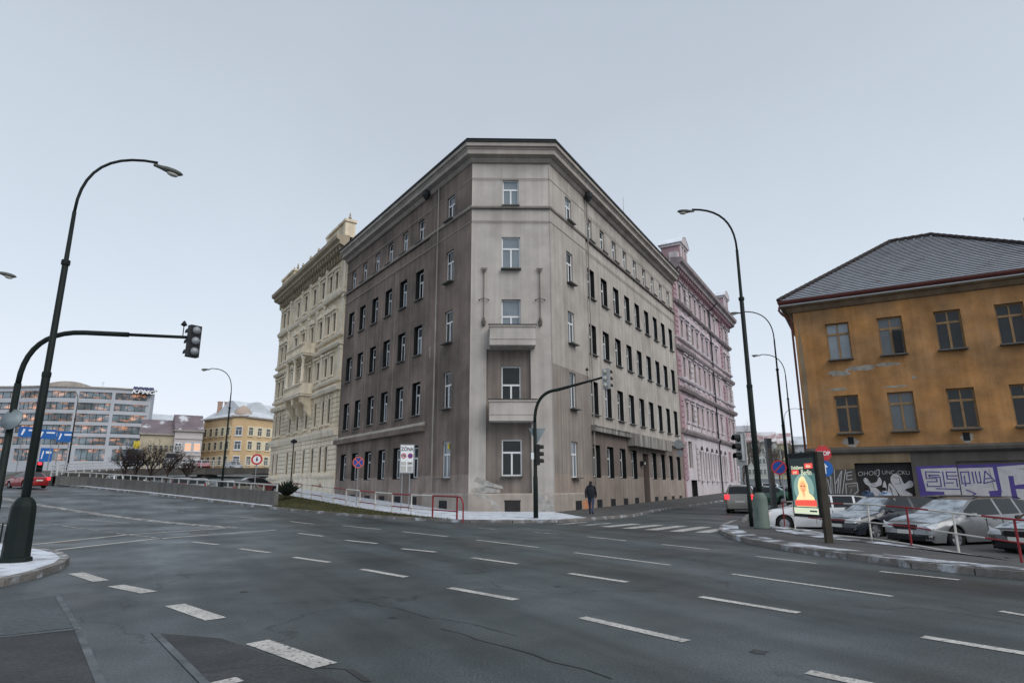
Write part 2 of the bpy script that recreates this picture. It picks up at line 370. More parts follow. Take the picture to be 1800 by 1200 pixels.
# ------------------------------------------------------------------ the ground and the road
def axis(lo, hi, flo, fhi, st):
    a = list(np.arange(flo, fhi + .01, st)); x = fhi; d = st
    while x < hi: d *= 1.5; x = min(hi, x + d); a.append(x)
    x = flo; d = st
    while x > lo: d *= 1.5; x = max(lo, x - d); a.insert(0, x)
    return a
gx = axis(-2500, 2500, -60, 34, 1.0); gy = axis(-300, 3000, -4, 84, 1.0)
bm = MB(); nx = len(gx)
bm.v = [(x, y, gz(x, y)) for y in gy for x in gx]
for j in range(len(gy) - 1):
    for i in range(nx - 1): a = j * nx + i; bm.f.append((a, a + 1, a + 1 + nx, a + nx)); bm.m.append(0)
bm.smooth = True
ground = tag(bm.obj('ground', 'asphalt'), kind='structure')
def strip(name, a, b, width, mt, dz=.006, n=4):
    a, b = Vector((a[0], a[1])), Vector((b[0], b[1])); d = (b - a).normalized(); p = Vector((-d.y, d.x)) * width / 2
    m = MB(); prev = None
    for i in range(n + 1):
        c = a.lerp(b, i / n); l, r = c + p, c - p
        cur = ((l.x, l.y, gz(l.x, l.y) + dz), (r.x, r.y, gz(r.x, r.y) + dz))
        if prev: m.face([prev[1], cur[1], cur[0], prev[0]])
        prev = cur
    return m.obj(name, mt, ground)
def dash(x0, y0, x1, y1, wd=.13, mt='paint_line'):
    a, b = T(x0, y0), T(x1, y1)
    if a and b: strip('lane_dash', a, b, wd, mt)
for d in [(133, 1007, 178, 1021), (203, 1029, 262, 1041), (307, 1063, 380, 1088), (452, 1128, 572, 1170), (388, 1196, 402, 1203)]: dash(*d, wd=.25)
for d in [(338, 952, 384, 957), (421, 964, 474, 971), (516, 979, 579, 988), (636, 1000, 714, 1014), (791, 1033, 907, 1054), (1023, 1085, 1207, 1127), (1420, 1181, 1560, 1210),
          (524, 937, 568, 942), (607, 949, 663, 955), (707, 964, 766, 970), (830, 980, 910, 991), (1001, 1007.5, 1103, 1023), (1231, 1048.5, 1404, 1077), (1622, 1119, 1830, 1153)]: dash(*d, wd=.15)
for d in [(510, 916, 552, 921), (602, 923.5, 669, 930), (707, 934, 788, 943), (837, 948.5, 947, 962), (1010, 971, 1178, 993), (1287, 1008.5, 1569, 1048), (1759, 1074, 1840, 1088),
          (1164, 956.5, 1247, 965.5), (1329, 977.5, 1435, 990), (1547, 1004, 1687, 1019), (1033, 943, 1100, 950),
          (138, 912, 227, 919), (0, 889, 32, 892), (422, 908, 480, 913), (0, 921, 14, 924)]: dash(*d, wd=.11)
for d in [(838, 927, 880, 931), (937, 935, 983, 939), (88, 871, 115, 873), (175, 883, 203, 886), (283, 896, 323, 900)]: dash(*d, wd=.12, mt='paint_worn')
def long_line(pts, wd, mt):
    P = [T(*p) for p in pts]
    for a, b in zip(P, P[1:]): strip('stop_line' if mt == 'paint_line' else 'edge_line', a, b, wd, mt, n=8)
long_line([(50, 957.5), (228, 939), (412, 927)], .2, 'paint_line')
long_line([(70, 969.5), (270, 947), (485, 931)], .2, 'paint_line')
long_line([(-40, 905), (53, 913), (293, 947)], .12, 'paint_worn')
long_line([(-40, 866), (53, 885), (200, 907), (410, 927.5)], .55, 'paint_worn')
for i, (a, b) in enumerate(zip([(2.0, 27.3), (2.92, 26.5), (3.64, 25.55), (4.35, 24.55), (5.05, 23.65), (5.78, 22.9), (6.52, 22.3)], [(3.3, 28.95), (4.25, 28.15), (5.31, 27.55), (6.1, 26.75), (6.85, 26.05), (7.62, 25.4), (8.4, 24.85)])):
    strip('zebra_stripe', a, b, .5, 'paint_worn' if i < 2 else 'paint_line')
def px_sheet(name, pts, mt, dz):
    sheet(name, [T(*p) for p in pts], dz, mt, 2, parent=ground)
px_sheet('asphalt_patch', [(-60, 1128), (137, 1106), (185, 1215), (-60, 1215)], 'asphalt_dark', .004)
px_sheet('asphalt_patch', [(-60, 1065), (101, 1047), (135, 1102), (-60, 1124)], 'asphalt_new', .004)
px_sheet('asphalt_patch', [(272, 1112), (390, 1122), (520, 1168), (640, 1215), (372, 1215)], 'asphalt_dark', .004)
for a, b in [((101, 1047), (137, 1106)), ((137, 1106), (182, 1213)), ((-60, 1126), (137, 1106)), ((270, 1110), (372, 1213))]:
    strip('patch_seam', T(*a), T(*b), .07, 'seam', .008)
for px, py, r_ in [(118, 953, .32), (350, 936, .32)]:
    c = T(px, py); m = MB(); m.lathe([(r_, 0), (r_, .006)], 20); m.obj('manhole_cover', 'iron', ground, Fr(c.x, c.y, c.z))

mat('tar', (.040, .042, .043), .6, .2, 3)
def crack(pts, wd):
    P = [T(*p) for p in pts]; rnd = random.Random(len(pts)); m = MB(); prev = None
    for q in resample(P, .35):
        q = q + Vector((rnd.uniform(-.07, .07), rnd.uniform(-.07, .07), 0)); w2 = wd * rnd.uniform(.4, 1.2)
        cur = ((q.x - w2, q.y, gz(q.x, q.y) + .005), (q.x + w2, q.y, gz(q.x, q.y) + .005))
        if prev: m.face([prev[0], prev[1], cur[1], cur[0]])
        prev = cur
    m.obj('sealed_crack', 'tar', ground)
crack([(640, 1200), (600, 1178), (530, 1170), (450, 1172), (360, 1180)], .035); crack([(780, 1105), (930, 1150), (1090, 1195)], .014); crack([(560, 1040), (700, 1070), (900, 1115)], .008)
for px, py, r_ in [(1335, 1145, .08), (690, 1085, .06), (430, 1040, .07), (980, 1030, .07)]:
    c = T(px, py); m = MB(); n_ = 14; rnd = random.Random(px); m.face([(c.x + r_ * rnd.uniform(.5, 1.4) * math.cos(6.283 * i / n_), c.y + r_ * rnd.uniform(.5, 1.4) * math.sin(6.283 * i / n_), c.z + .004) for i in range(n_)]); m.obj('oil_stain', 'asphalt_dark', ground)

def kerb(name, pts, hgt=.13, wd=.16, step=1.0, mt='kerb'):
    root = link(name, None); tag(root, kind='structure'); unit = MB(); unit.box(0, 1, -.5, .5, 0, 1); me = unit.mesh('kerb_stone', mt)
    P = resample([Vector((p[0], p[1], 0)) for p in pts], step)
    for a, b in zip(P, P[1:]):
        za, zb = gz(a.x, a.y), gz(b.x, b.y); d = Vector((b.x - a.x, b.y - a.y, zb - za)); L = d.length
        M = Matrix.Translation((a.x, a.y, za - .08)) @ d.to_track_quat('X', 'Z').to_matrix().to_4x4() @ Matrix.Diagonal((L - .012, wd, hgt + .08 + random.uniform(-.006, .006), 1))
        link('kerb_stone', me, root, M)
kl = [(-95, 96), (-70, 80), (-52.5, 68.6), (-40.5, 59.3), (-29.7, 51.1), (-21.15, 43.95), (-16.75, 40.1), (-12.7, 36.9), (-9.4, 34.3), (-5.6, 31.3), (-3.6, 29.75), (-1.9, 28.8), (0, 28.4), (2, 28.75), (3.6, 30.3), (4.9, 32.0), (6.4, 34.0), (9.0, 40.4), (12.6, 47.2), (18.2, 56.5), (25.6, 69.3), (41.7, 97.2)]
kerb('kerb', kl)
fL = lambda s, o=0.0: tuple(A + uL * s + nL * o)
fR = lambda s, o=0.0: tuple(B + uR * s + nR * o)
rail0, railN = -6.35, 20.5
tag(sheet('sidewalk', [fL(46, 0), fL(46, 4.5), fL(34, 4.5), fL(20.5, 4.5), fL(8, 4.5), fL(rail0, 4.5), kl[11], kl[12], kl[13], kl[14], tuple(B)[:2], tuple(A)[:2], fL(12), fL(24)], .12, 'snowwalk', 3), kind='structure')
tag(sheet('pavement', [tuple(B), kl[14], kl[15], kl[16], kl[17], kl[18], kl[19], kl[20], kl[21], fR(68), fR(28)], .12, 'pavement', 3), kind='structure')
gp = [fL(rail0, 4.52), fL(0, 4.52), fL(8, 4.52), fL(railN, 4.52), fL(24, 6), fL(14, 9), (-14.7, 39.9), (-14.4, 38.5), (-12.6, 37.05), (-9.3, 34.45), (-5.5, 31.45), (-3.5, 29.9)]
tag(sheet('verge', gp, .10, 'soil', 3), kind='structure')
# dull winter grass on the verge
def inside(p, poly):
    c = False; j = len(poly) - 1
    for i in range(len(poly)):
        if (poly[i][1] > p[1]) != (poly[j][1] > p[1]) and p[0] < (poly[j][0] - poly[i][0]) * (p[1] - poly[i][1]) / (poly[j][1] - poly[i][1]) + poly[i][0]: c = not c
        j = i
    return c
m = MB(); xs = [p[0] for p in gp]; ys = [p[1] for p in gp]; k = 0
while k < 9000:
    x, y = random.uniform(min(xs), max(xs)), random.uniform(min(ys), max(ys))
    if not inside((x, y), gp): continue
    k += 1; a = random.uniform(0, 6.28); h = random.uniform(.04, .13); z = gz(x, y) + .09; dx, dy = .025 * math.cos(a), .025 * math.sin(a)
    m.face([(x - dx, y - dy, z), (x + dx, y + dy, z), (x + random.uniform(-.05, .05), y + random.uniform(-.05, .05), z + h)])
tag(m.obj('grass', 'grass'), 'short dull olive grass on the verge between kerb and railing', 'grass', kind='stuff')
# traffic island of the tall lamp
isl = [(-8.38, 10.75), (-8.55, 11.7), (-8.95, 12.85), (-9.55, 13.9), (-10.5, 15.0), (-11.7, 16.0), (-14, 17.6), (-19, 19), (-19, 11), (-14, 10), (-10, 9.2), (-8.6, 9.6)]
kerb('traffic_island_kerb', isl + [isl[0]], step=.9)
tag(sheet('traffic_island', isl, .12, 'snowwalk', 3), kind='structure')
# right-hand pavement with its kerb
kr = [(41, 86), (27, 61), (20, 48), (13.6, 36), (10.6, 30), (9.0, 26.6), (7.9, 24.3), (7.1, 21.9), (6.7, 19.6), (6.62, 17.9), (6.85, 15.7), (7.3, 14.1), (7.8, 12.7), (8.3, 11.7), (9.1, 10.5), (11, 7.6), (14, 4), (18, 0)]
kerb('kerb', kr)
rr = [(11.6, 27.0), (10.1, 23.8), (9.25, 21.1), (9.15, 18.9), (9.6, 17.3), (10.15, 14.85), (10.5, 13.2), (11.4, 10.6), (13.5, 7), (20, 1)]
tag(sheet('pavement', kr[4:] + list(reversed([(p[0] - .35, p[1]) for p in rr])) + [(12.3, 30.0)], .12, 'pavement', 3), kind='structure')
tag(sheet('snow_strip', [(p[0] - .62, p[1]) for p in rr[:8]] + list(reversed([(p[0] + .25, p[1] + .05) for p in rr[:8]])), .135, 'snowpatch', 3), kind='structure')
tag(sheet('snow_strip', [(p[0] + .02, p[1]) for p in kr[6:15]] + list(reversed([(p[0] + .62, p[1] + .1) for p in kr[6:15]])), .135, 'snowpatch', 3), kind='structure')
tag(sheet('parking_lot', [(10.75, 31), (9.75, 22), (9.75, 19), (11.2, 13), (14, 8), (40, 2), (48, 12), (17, 31)], .012, 'lot', 4), kind='structure')

# ------------------------------------------------------------------ facades
GLASS = ['glass_a', 'glass_a', 'glass_b', 'glass_b', 'glass_c']
def wall_mesh(W, z0, z1, holes, mats, y=0.0, zones=None, x0=0.0):
    """flat wall in local xz with openings; holes = (x0,x1,z0,z1,depth,reveal material index); zones(x,z)->material index"""
    m = MB()
    X = sorted({x0, W} | {h[0] for h in holes} | {h[1] for h in holes}); Zs = {z0, z1} | {h[2] for h in holes} | {h[3] for h in holes}
    if zones: Zs |= {z for z in zones[0] if z0 < z < z1}; X = sorted(set(X) | {x for x in zones[1] if x0 < x < W})
    Zs = sorted(Zs)
    for a, b in zip(X, X[1:]):
        for c, d in zip(Zs, Zs[1:]):
            cx, cz = (a + b) / 2, (c + d) / 2
            if any(h[0] < cx < h[1] and h[2] < cz < h[3] for h in holes): continue
            m.face([(a, y, c), (b, y, c), (b, y, d), (a, y, d)], zones[2](cx, cz) if zones else 0)
    for a, b, c, d, dp, mi in holes:
        e = y + dp
        m.face([(a, y, c), (a, e, c), (a, e, d), (a, y, d)], mi); m.face([(b, e, c), (b, y, c), (b, y, d), (b, e, d)], mi)
        m.face([(a, y, c), (b, y, c), (b, e, c), (a, e, c)], mi); m.face([(a, e, d), (b, e, d), (b, y, d), (a, y, d)], mi)
    return m
WC = {}
def win_meshes(w_, h_, style):
    key = (round(w_, 2), round(h_, 2), style)
    if key in WC: return WC[key]
    m = MB(); panes = []; f = .075
    if style in ('dark', 'plain', 'brown'):
        o = .10 if style == 'dark' else 0.0
        if o:
            for q in ((-w_ / 2, -w_ / 2 + o, 0, h_), (w_ / 2 - o, w_ / 2, 0, h_), (-w_ / 2 + o, w_ / 2 - o, h_ - o, h_), (-w_ / 2 + o, w_ / 2 - o, 0, o * .7)): m.box(q[0], q[1], -.03, .05, q[2], q[3], 1)
        a, b, c, d = -w_ / 2 + o, w_ / 2 - o, o * .7, h_ - o
        tz = c + (d - c) * (.64 if style != 'brown' else .70)
        m.box(a, a + f, 0, .07, c, d); m.box(b - f, b, 0, .07, c, d); m.box(a + f, b - f, 0, .07, c, c + f); m.box(a + f, b - f, 0, .07, d - f, d)
        m.box(a + f, b - f, -.012, .07, tz - .055, tz + .055); m.box(-.05, .05, -.006, .07, c + f, tz - .055)
        panes = [(a + f, -.05, c + f, tz - .055), (.05, b - f, c + f, tz - .055), (a + f, b - f, tz + .055, d - f)]
        if style == 'brown': m.box(-.03, .03, -.004, .07, tz + .055, d - f); panes = panes[:2] + [(a + f, -.03, tz + .055, d - f), (.03, b - f, tz + .055, d - f)]
    else:
        a, b = -w_ / 2, w_ / 2; f = .06
        m.box(a, a + f, 0, .06, 0, h_); m.box(b - f, b, 0, .06, 0, h_); m.box(-.03, .03, 0, .06, 0, h_); m.box(a, b, -.003, .055, h_ * .66, h_ * .66 + f); m.box(a, b, -.003, .055, 0, f); m.box(a, b, -.003, .055, h_ - f, h_)
        panes = [(a + f, b - f, f, h_ - f)]
    frame = m.mesh('window', *(('win_brown', 'win_dark') if style == 'brown' else ('beige_dark', 'win_dark') if style == 'far' else ('win_white', 'win_dark')))
    pm = {}
    for g in set(GLASS):
        pm[g] = []
        for a, b, c, d in panes:
            q = MB(); q.box(a, b, .03, .045, c, d); pm[g].append(q.mesh('pane', g))
    s = MB(); s.box(-w_ / 2 - .05, w_ / 2 + .05, -.46, .0, -.07, -.004); sill = s.mesh('window_sill', 'gutter')
    WC[key] = (frame, pm, sill); return WC[key]
def window(root, F, x, z, w_, h_, depth, style='dark', glass=None, sill=True, curtain=True):
    fr, pm, sl_ = win_meshes(w_, h_, style); M = F @ Matrix.Translation((x, depth, z))
    o = link('window', fr, root, M); g = glass or random.choice(GLASS)
    for i, p in enumerate(pm[g]):
        p2 = pm[random.choice(GLASS)][i] if random.random() < .35 and not glass else p
        link('pane', p2, o, M)
    if sill: link('window_sill', sl_, o, F @ Matrix.Translation((x, depth, z)))
    return o

# ---- the grey corner building
LL, LR, LC = 22.75, 28.9, float(np.linalg.norm(B - A))
C0 = Fr(*((A + B) / 2), 0)
cb = empty('corner_building', 'grey five-storey corner apartment house with stained walls and two front balconies', 'building', C0)
FLf = Fr(*(A + uL * LL), 0, 125.02 - 180); FRf = Fr(*B, 0, 60.03); FCf = Fr(*A, 0, math.degrees(math.atan2(B[1] - A[1], B[0] - A[0])))
ROWS = [(2.12, 4.33), (6.40, 8.72), (10.65, 12.82), (14.78, 17.0), (19.22, 20.98)]
WT = 22.5
# left facade
cols = [21.0, 18.38, 15.62, 12.9, 10.14, 7.4]; holes = []; wins = []
for s in cols:
    for r, (a, b) in enumerate(ROWS):
        w2 = .62 if r < 4 else .50
        holes.append((LL - s - w2, LL - s + w2, a, b, .34 if r < 4 else .22, 1 if r < 4 else 0)); wins.append((LL - s, a, w2 * 2, b - a, .28 if r < 4 else .16, 'dark' if r < 4 else 'plain'))
zl = ([2.28], [], lambda x, z: 2 if z < 2.28 else 0)
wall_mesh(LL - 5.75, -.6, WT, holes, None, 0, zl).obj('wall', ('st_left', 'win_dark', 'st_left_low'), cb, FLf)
for x, z, w2, h2, d, st in wins: window(cb, FLf, x, z, w2, h2, d, st, sill=z > 3)
eh = []; F2 = FLf @ Matrix.Translation((0, -.09, 0))
for r, (a, b) in enumerate(ROWS): eh.append((LL - 2.75 - .53, LL - 2.75 + .53, a, b, .22, 0))
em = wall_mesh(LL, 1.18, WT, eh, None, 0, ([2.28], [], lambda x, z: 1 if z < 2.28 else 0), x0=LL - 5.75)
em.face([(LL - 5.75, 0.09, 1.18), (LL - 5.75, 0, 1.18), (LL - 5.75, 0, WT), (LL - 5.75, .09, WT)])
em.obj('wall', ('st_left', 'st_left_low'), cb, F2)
for r, (a, b) in enumerate(ROWS): window(cb, F2, LL - 2.75, a, 1.06, b - a, .12, 'plain')
# right facade
colsR = [6.75 + 2.55 * i for i in range(9)]; holes = []; wins = []
for i, s in enumerate(colsR):
    for r, (a, b) in enumerate(ROWS):
        if r == 0 and i == 4: continue
        w2 = .62 if r < 4 else .48
        if r == 0: a, b = 2.15, 4.34
        holes.append((s - w2, s + w2, a, b, .34 if r < 4 else .22, 1 if r < 4 else 0)); wins.append((s, a, w2 * 2, b - a, .28 if r < 4 else .16, 'dark' if r < 4 else 'plain'))
holes.append((16.55, 18.0, -.6, 4.2, .5, 2))
zr = ([2.30, 5.3], [], lambda x, z: 3 if z < 2.3 else 2 if z < 5.3 else 0)
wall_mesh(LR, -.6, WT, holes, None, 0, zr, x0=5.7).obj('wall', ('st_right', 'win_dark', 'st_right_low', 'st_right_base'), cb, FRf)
for x, z, w2, h2, d, st in wins: window(cb, FRf, x, z, w2, h2, d, st, sill=z > 3)
F3 = FRf @ Matrix.Translation((0, -.09, 0)); eh = [(2.88 - .50, 2.88 + .50, a, b, .22, 0 if r > 1 else 1) for r, (a, b) in enumerate(ROWS)]
em = wall_mesh(5.7, 1.18, WT, eh, None, 0, ([2.3, 8.9], [], lambda x, z: 2 if z < 2.3 else 1 if z < 8.9 else 0))
em.face([(5.7, 0, 1.18), (5.7, .09, 1.18), (5.7, .09, WT), (5.7, 0, WT)]); em.obj('wall', ('st_right', 'st_endbay', 'st_right_base'), cb, F3)
for r, (a, b) in enumerate(ROWS): window(cb, F3, 2.88, a, 1.0, b - a, .12, 'plain')
m = MB(); m.box(16.55, 18.0, .45, .5, -.2, 3.2, 0); m.box(17.24, 17.31, .42, .45, 0, 3.1, 1); m.box(16.55, 18.0, .42, .45, 3.2, 3.3, 1); dr = m.obj('door', ('shutter', 'win_dark'), cb, FRf)
m = MB(); m.box(16.55, 18.0, .47, .5, 3.3, 4.2); m.obj('door_light', 'glass_a', dr, FRf)
m = MB(); m.box(15.75, 16.2, -.28, -.02, 3.2, 3.55); m.box(15.85, 16.1, -.36, -.28, 3.28, 3.47, 1); m.obj('wall_lamp', ('plastic_black', 'lens_pale'), cb, FRf)
# chamfered front: a niche runs up to the upper balcony
ch = [(1.91, 2.95, ROWS[4][0], ROWS[4][1] + .1, .2, 0), (1.85, 3.02, 14.92, 17.09, .22, 0), (1.84, 3.03, 9.9, 12.94, .3, 0), (.92, 3.62, 1.2, 9.75, .32, 0), (2.03, 2.93, -.05, .75, .3, 0)]
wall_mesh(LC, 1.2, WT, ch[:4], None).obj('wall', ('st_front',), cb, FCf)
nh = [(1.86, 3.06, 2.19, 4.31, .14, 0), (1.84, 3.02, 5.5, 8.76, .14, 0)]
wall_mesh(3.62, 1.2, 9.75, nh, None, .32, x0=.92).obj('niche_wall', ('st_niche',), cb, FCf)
window(cb, FCf, 2.43, ROWS[4][0], 1.04, 1.86, .15, 'plain', 'glass_c'); window(cb, FCf, 2.435, 14.92, 1.17, 2.17, .12, 'plain', 'glass_c')
window(cb, FCf, 2.435, 9.92, 1.19, 3.02, .2, 'plain', 'glass_c', sill=False); window(cb, FCf, 2.43, 5.52, 1.18, 3.24, .42, 'plain', 'glass_a', sill=False); window(cb, FCf, 2.46, 2.19, 1.2, 2.12, .40, 'plain', 'glass_a')
for zb in (9.81, 5.30):
    m = MB(); x0, x1, y0 = 1.12, 3.88, -.95
    m.box(x0, x1, y0, .3, zb, zb + .22); m.box(x0, x1, y0, y0 + .14, zb + .22, zb + 1.1); m.box(x0, x0 + .14, y0 + .14, .0, zb + .22, zb + 1.1); m.box(x1 - .14, x1, y0 + .14, .0, zb + .22, zb + 1.1)
    m.box(x0 - .03, x1 + .03, y0 - .03, y0 + .001, zb + .36, zb + .40)
    bo = m.obj('balcony', 'st_front', cb, FCf)
    m = MB(); m.box(x0 - .05, x1 + .05, y0 - .05, y0 + .19, zb + 1.1, zb + 1.24, 0); m.box(x0 - .05, x0 + .19, y0 + .19, .0, zb + 1.1, zb + 1.24, 0); m.box(x1 - .19, x1 + .05, y0 + .19, 0, zb + 1.1, zb + 1.24, 0)
    m.box(x0 - .08, x1 + .08, y0 - .08, y0 + .22, zb + 1.243, zb + 1.28, 1); m.obj('coping', ('cornice_grey', 'roof_dark'), bo, FCf)
# iron flag holders
for x in (.74, 4.24):
    m = MB(); m.bar((x, -.10, 11.6), (x, -.10, 14.9), .05); m.lathe([(.02, 0), (.11, .12), (.13, .35), (.05, .6)], 8, 0, FCf.inverted() @ FCf @ Matrix.Translation((x, -.10, 11.15)))
    for i, ww in enumerate((.2, .3, .42)): m.box(x - ww / 2, x + ww / 2, -.13, -.07, 14.72 + i * .1, 14.76 + i * .1)
    m.bar((x, -.1, 13.0), (x - .26, -.14, 12.88), .035); m.bar((x, -.1, 13.0), (x + .26, -.14, 12.88), .035)
    for sx in (-.28, .28): m.lathe([(.03, -.05), (.06, 0), (.03, .05)], 8, 0, Matrix.Translation((x + sx, -.14, 12.86)))
    m.bar((x, 0, 11.4), (x, -.1, 11.4), .04); m.bar((x, 0, 14.6), (x, -.1, 14.6), .04); m.obj('flag_holder', 'iron', cb, FCf)
# plinth, string courses, cornice run round both corners
Z0 = C0.inverted()
def run(path, prof, name, mt, parent=cb):
    m = MB(); m.sweep(path, prof); o = m.obj(name, mt, parent, Matrix()); return o
pe = [fL(LL), fL(0), fR(0), fR(LR)]
pl = MB(); pl.sweep([fL(5.75), fL(0), fR(0), fR(5.7)], [(0, -.6), (.14, -.6), (.14, 1.12), (.10, 1.20), (0, 1.20)]); pl.obj('plinth', 'st_plinth', cb, Matrix())
run(pe, [(.10, 19.02), (.17, 19.02), (.22, 19.10), (.22, 19.17), (.0, 19.2)], 'string_course', 'cornice_grey')
run(pe, [(.09, 18.12), (.12, 18.12), (.12, 18.17), (.09, 18.18)], 'string_course', 'cornice_grey'); run(pe, [(.09, 21.12), (.115, 21.12), (.115, 21.16), (.09, 21.17)], 'string_course', 'cornice_grey')
run(pe, [(0, 22.25), (.16, 22.25), (.30, 22.40), (.30, 22.5), (.66, 22.58), (.66, 22.88), (.72, 22.92), (.72, 23.0), (.86, 23.05), (.86, 23.3), (0, 23.4)], 'cornice', 'cornice_grey')
run(pe, [(.80, 23.31), (.93, 23.31), (.95, 23.42), (.8, 23.44)], 'gutter', 'roof_dark')
# ledges over the ground floor
m = MB(); m.box(0, LL - 5.75, -.40, .0, 5.22, 5.58); m.obj('ledge', 'st_left', cb, FLf)
m = MB(); m.sweep([(0, 0), (LL - 5.75, 0)], [(0, 5.585), (.40, 5.585), (.36, 5.66), (0, 5.86)]); m.obj('ledge_top', 'ledge_left', cb, FLf @ Matrix.Translation((0, 0, 0)))
m = MB(); m.box(5.72, 13.0, -.34, 0, 5.22, 5.55); m.box(23.0, LR, -.34, 0, 5.22, 5.55); m.box(5.72, LR, -.38, 0, 5.553, 5.62); m.obj('ledge', 'ledge_stain', cb, FRf)
m = MB(); m.box(13.0, 23.0, -.62, 0, 4.62, 5.55); m.obj('canopy', 'ledge_stain', cb, FRf)
m = MB()
for i in range(20): m.box(13.2 + i * .5, 13.22 + i * .5, -.635, -.62, 4.64, 5.53)
m.obj('canopy_joints', 'cornice_grey', cb, FRf)
# downpipes with hoppers at the step of the end bays
for F, x in ((FLf, LL - 4.4), (FRf, 5.95)):
    m = MB(); m.tube([(x, -.2, 22.6), (x, -.2, 1.0)] if F is FRf else [(x, -.19, 22.6), (x, -.19, 1.3)], .05, 8); m.obj('downpipe', 'ledge_stain', cb, F)
    xh = LL - 5.85 if F is FLf else 5.75; m = MB(); m.lathe([(.10, 21.9), (.3, 22.2), (.32, 22.5)], 8, 0, Matrix.Translation((xh, -.45, 0))); m.obj('rain_hopper', 'roof_dark', cb, F)
for s in (21, 18.4): pass
for s in (18.4, 15.33, 12.55, 9.8, 7.3, 2.92):
    ft = s < 5; zt = .95 if not ft else .76; m = MB(); z = gz(*fL(s)); m.box(LL - s - .5, LL - s + .5, -.152 if ft else -.012, .02, z + .1, max(zt, z + .25)); m.obj('cellar_window', 'win_dark', cb, FLf)
for s in [3.2, 6.98, 9.5, 12.1, 14.6, 19.65, 22.2, 24.65, 27.2]:
    m = MB(); o = -.152 if s < 5.7 else -.012; m.box(s - .45, s + .45, o, .02, 0.05, .72); m.obj('cellar_window', 'win_dark', cb, FRf)
m = MB(); m.box(2.03, 2.93, -.155, .0, .05, .75); m.box(2.0, 2.96, -.17, -.155, .75, .82); m.obj('cellar_window', 'shutter', cb, FCf)
# grey repair smears left of the front window and beside the signal pole
for pts_, yy in (([(.25, 1.9), (.38, 2.15), (.5, 2.15), (1.4, 1.75), (1.9, 1.62), (1.95, 1.45), (1.0, 1.6)], -.008), ([(.10, 1.28), (.15, 1.5), (.9, 1.58), (1.75, 1.42), (1.8, 1.24), (.6, 1.22)], -.008),
                 ([(.10, 1.19), (.9, 1.19), (1.7, .55), (1.75, .1), (1.6, .1), (1.45, .45), (.7, .95)], -.146), ([(3.75, .15), (3.75, 1.17), (4.85, 1.17), (4.85, .15)], -.146)):
    m = MB(); m.face([(a_, yy, b_) for a_, b_ in pts_][::-1] if False else [(a_, yy, b_) for a_, b_ in pts_]); m.obj('plaster_repair', 'patch_grey', cb, FCf)
m = MB(); m.box(LL - 5.35, LL - 5.22, -.013, .0, 10.1, 10.9, 0); m.box(LL - 5.5, LL - 5.1, -.014, .0, 10.7, 10.76, 0); m.obj('plaster_cross', 'ledge_left', cb, F2)
# roof and chimney
def roof_poly(): return [Vector((*fL(LL, .9), 23.5)), Vector((*fL(-.6, .9), 23.5)), Vector((*fR(-.6, .9), 23.5)), Vector((*fR(LR, .9), 23.5)), Vector((*fR(LR, -8.5), 27.4)), Vector((1.6, 47.5, 26.9)), Vector((-2.2, 47.0, 26.9)), Vector((*fL(LL, -8.5), 27.4))]
rp = roof_poly(); m = MB()
m.face([rp[0], rp[1], rp[6], rp[7]]); m.face([rp[1], rp[2], rp[5], rp[6]]); m.face([rp[2], rp[3], rp[4], rp[5]]); m.face([rp[7], rp[6], rp[5], rp[4]])
ro = m.obj('roof', 'roof_dark', cb, Matrix())
m = MB(); m.box(-.2, .2, -.2, .2, 0, 1.0); m.box(-.26, .26, -.26, .26, 1.0, 1.1); m.obj('chimney', 'cornice_grey', ro, Fr(-1.05, 40.2, 23.9)); 
m = MB(); m.box(-.35, .35, -.6, .6, 0, 1.6); m.box(-.42, .42, -.67, .67, 1.6, 1.72); m.obj('chimney', 'brick_gable', ro, Fr(*fL(14, -7.5), 26.4, -55))
m = MB(); m.tube([(0, 0, 0), (0, 0, 6.2)], [.05, .02], 6); m.obj('antenna', 'steel', ro, Fr(*fR(23.5, -3), 24.5))
m = MB()
m.slab([fL(LL, -.02), fL(LL, -10), (0, 52), fR(LR, -10), fR(LR, -.02)], 23.0, 23.4); m.slab([fL(LL - .02, -10), fR(LR - .02, -10), fR(LR - .02, -10.4), fL(LL - .02, -10.4)], -.5, 23.0)
m.obj('roof_deck', 'roof_dark', cb, Matrix())
m = MB()
for P_, n_ in ((A, nL), (B, nR)): m.face([(P_[0], P_[1], 1.2), (*(P_ + n_ * .09), 1.2), (*(P_ + n_ * .09), WT), (P_[0], P_[1], WT)])
m.obj('corner_trim', 'st_front', cb, Matrix())

# ---- the two ornate neighbours
def arch_fill(w_, h_=.42):
    m = MB(); n = 8; r = w_ / 2
    for sgn in (-1, 1):
        pts = [(sgn * r, h_)] + [(sgn * r * math.cos(t * math.pi / 2 / n), h_ * math.sin(t * math.pi / 2 / n)) for t in range(n + 1)]
        m.prism(pts if sgn < 0 else pts[::-1], 0, .2)
    return m
def surround(w_, h_, kind):
    m = MB(); r = w_ / 2
    m.box(-r - .18, -r, -.05, 0, 0, h_); m.box(r, r + .18, -.05, 0, 0, h_); m.box(-r - .26, r + .26, -.2, 0, -.2, -.003)
    if kind == 'arch': m.box(-.12, .12, -.14, 0, h_ - .02, h_ + .4)
    else: m.box(-r - .2, r + .2, -.12, 0, h_ + .003, h_ + .28); m.box(-r - .34, r + .34, -.3, 0, h_ + .283, h_ + .42)
    if kind == 'pedi': m.prism([(-r - .34, h_ + .424), (r + .34, h_ + .424), (0, h_ + .85)], -.26, 0)
    if kind == 'flat': m.box(-r - .14, r + .14, -.06, 0, -.8, -.21)
    return m
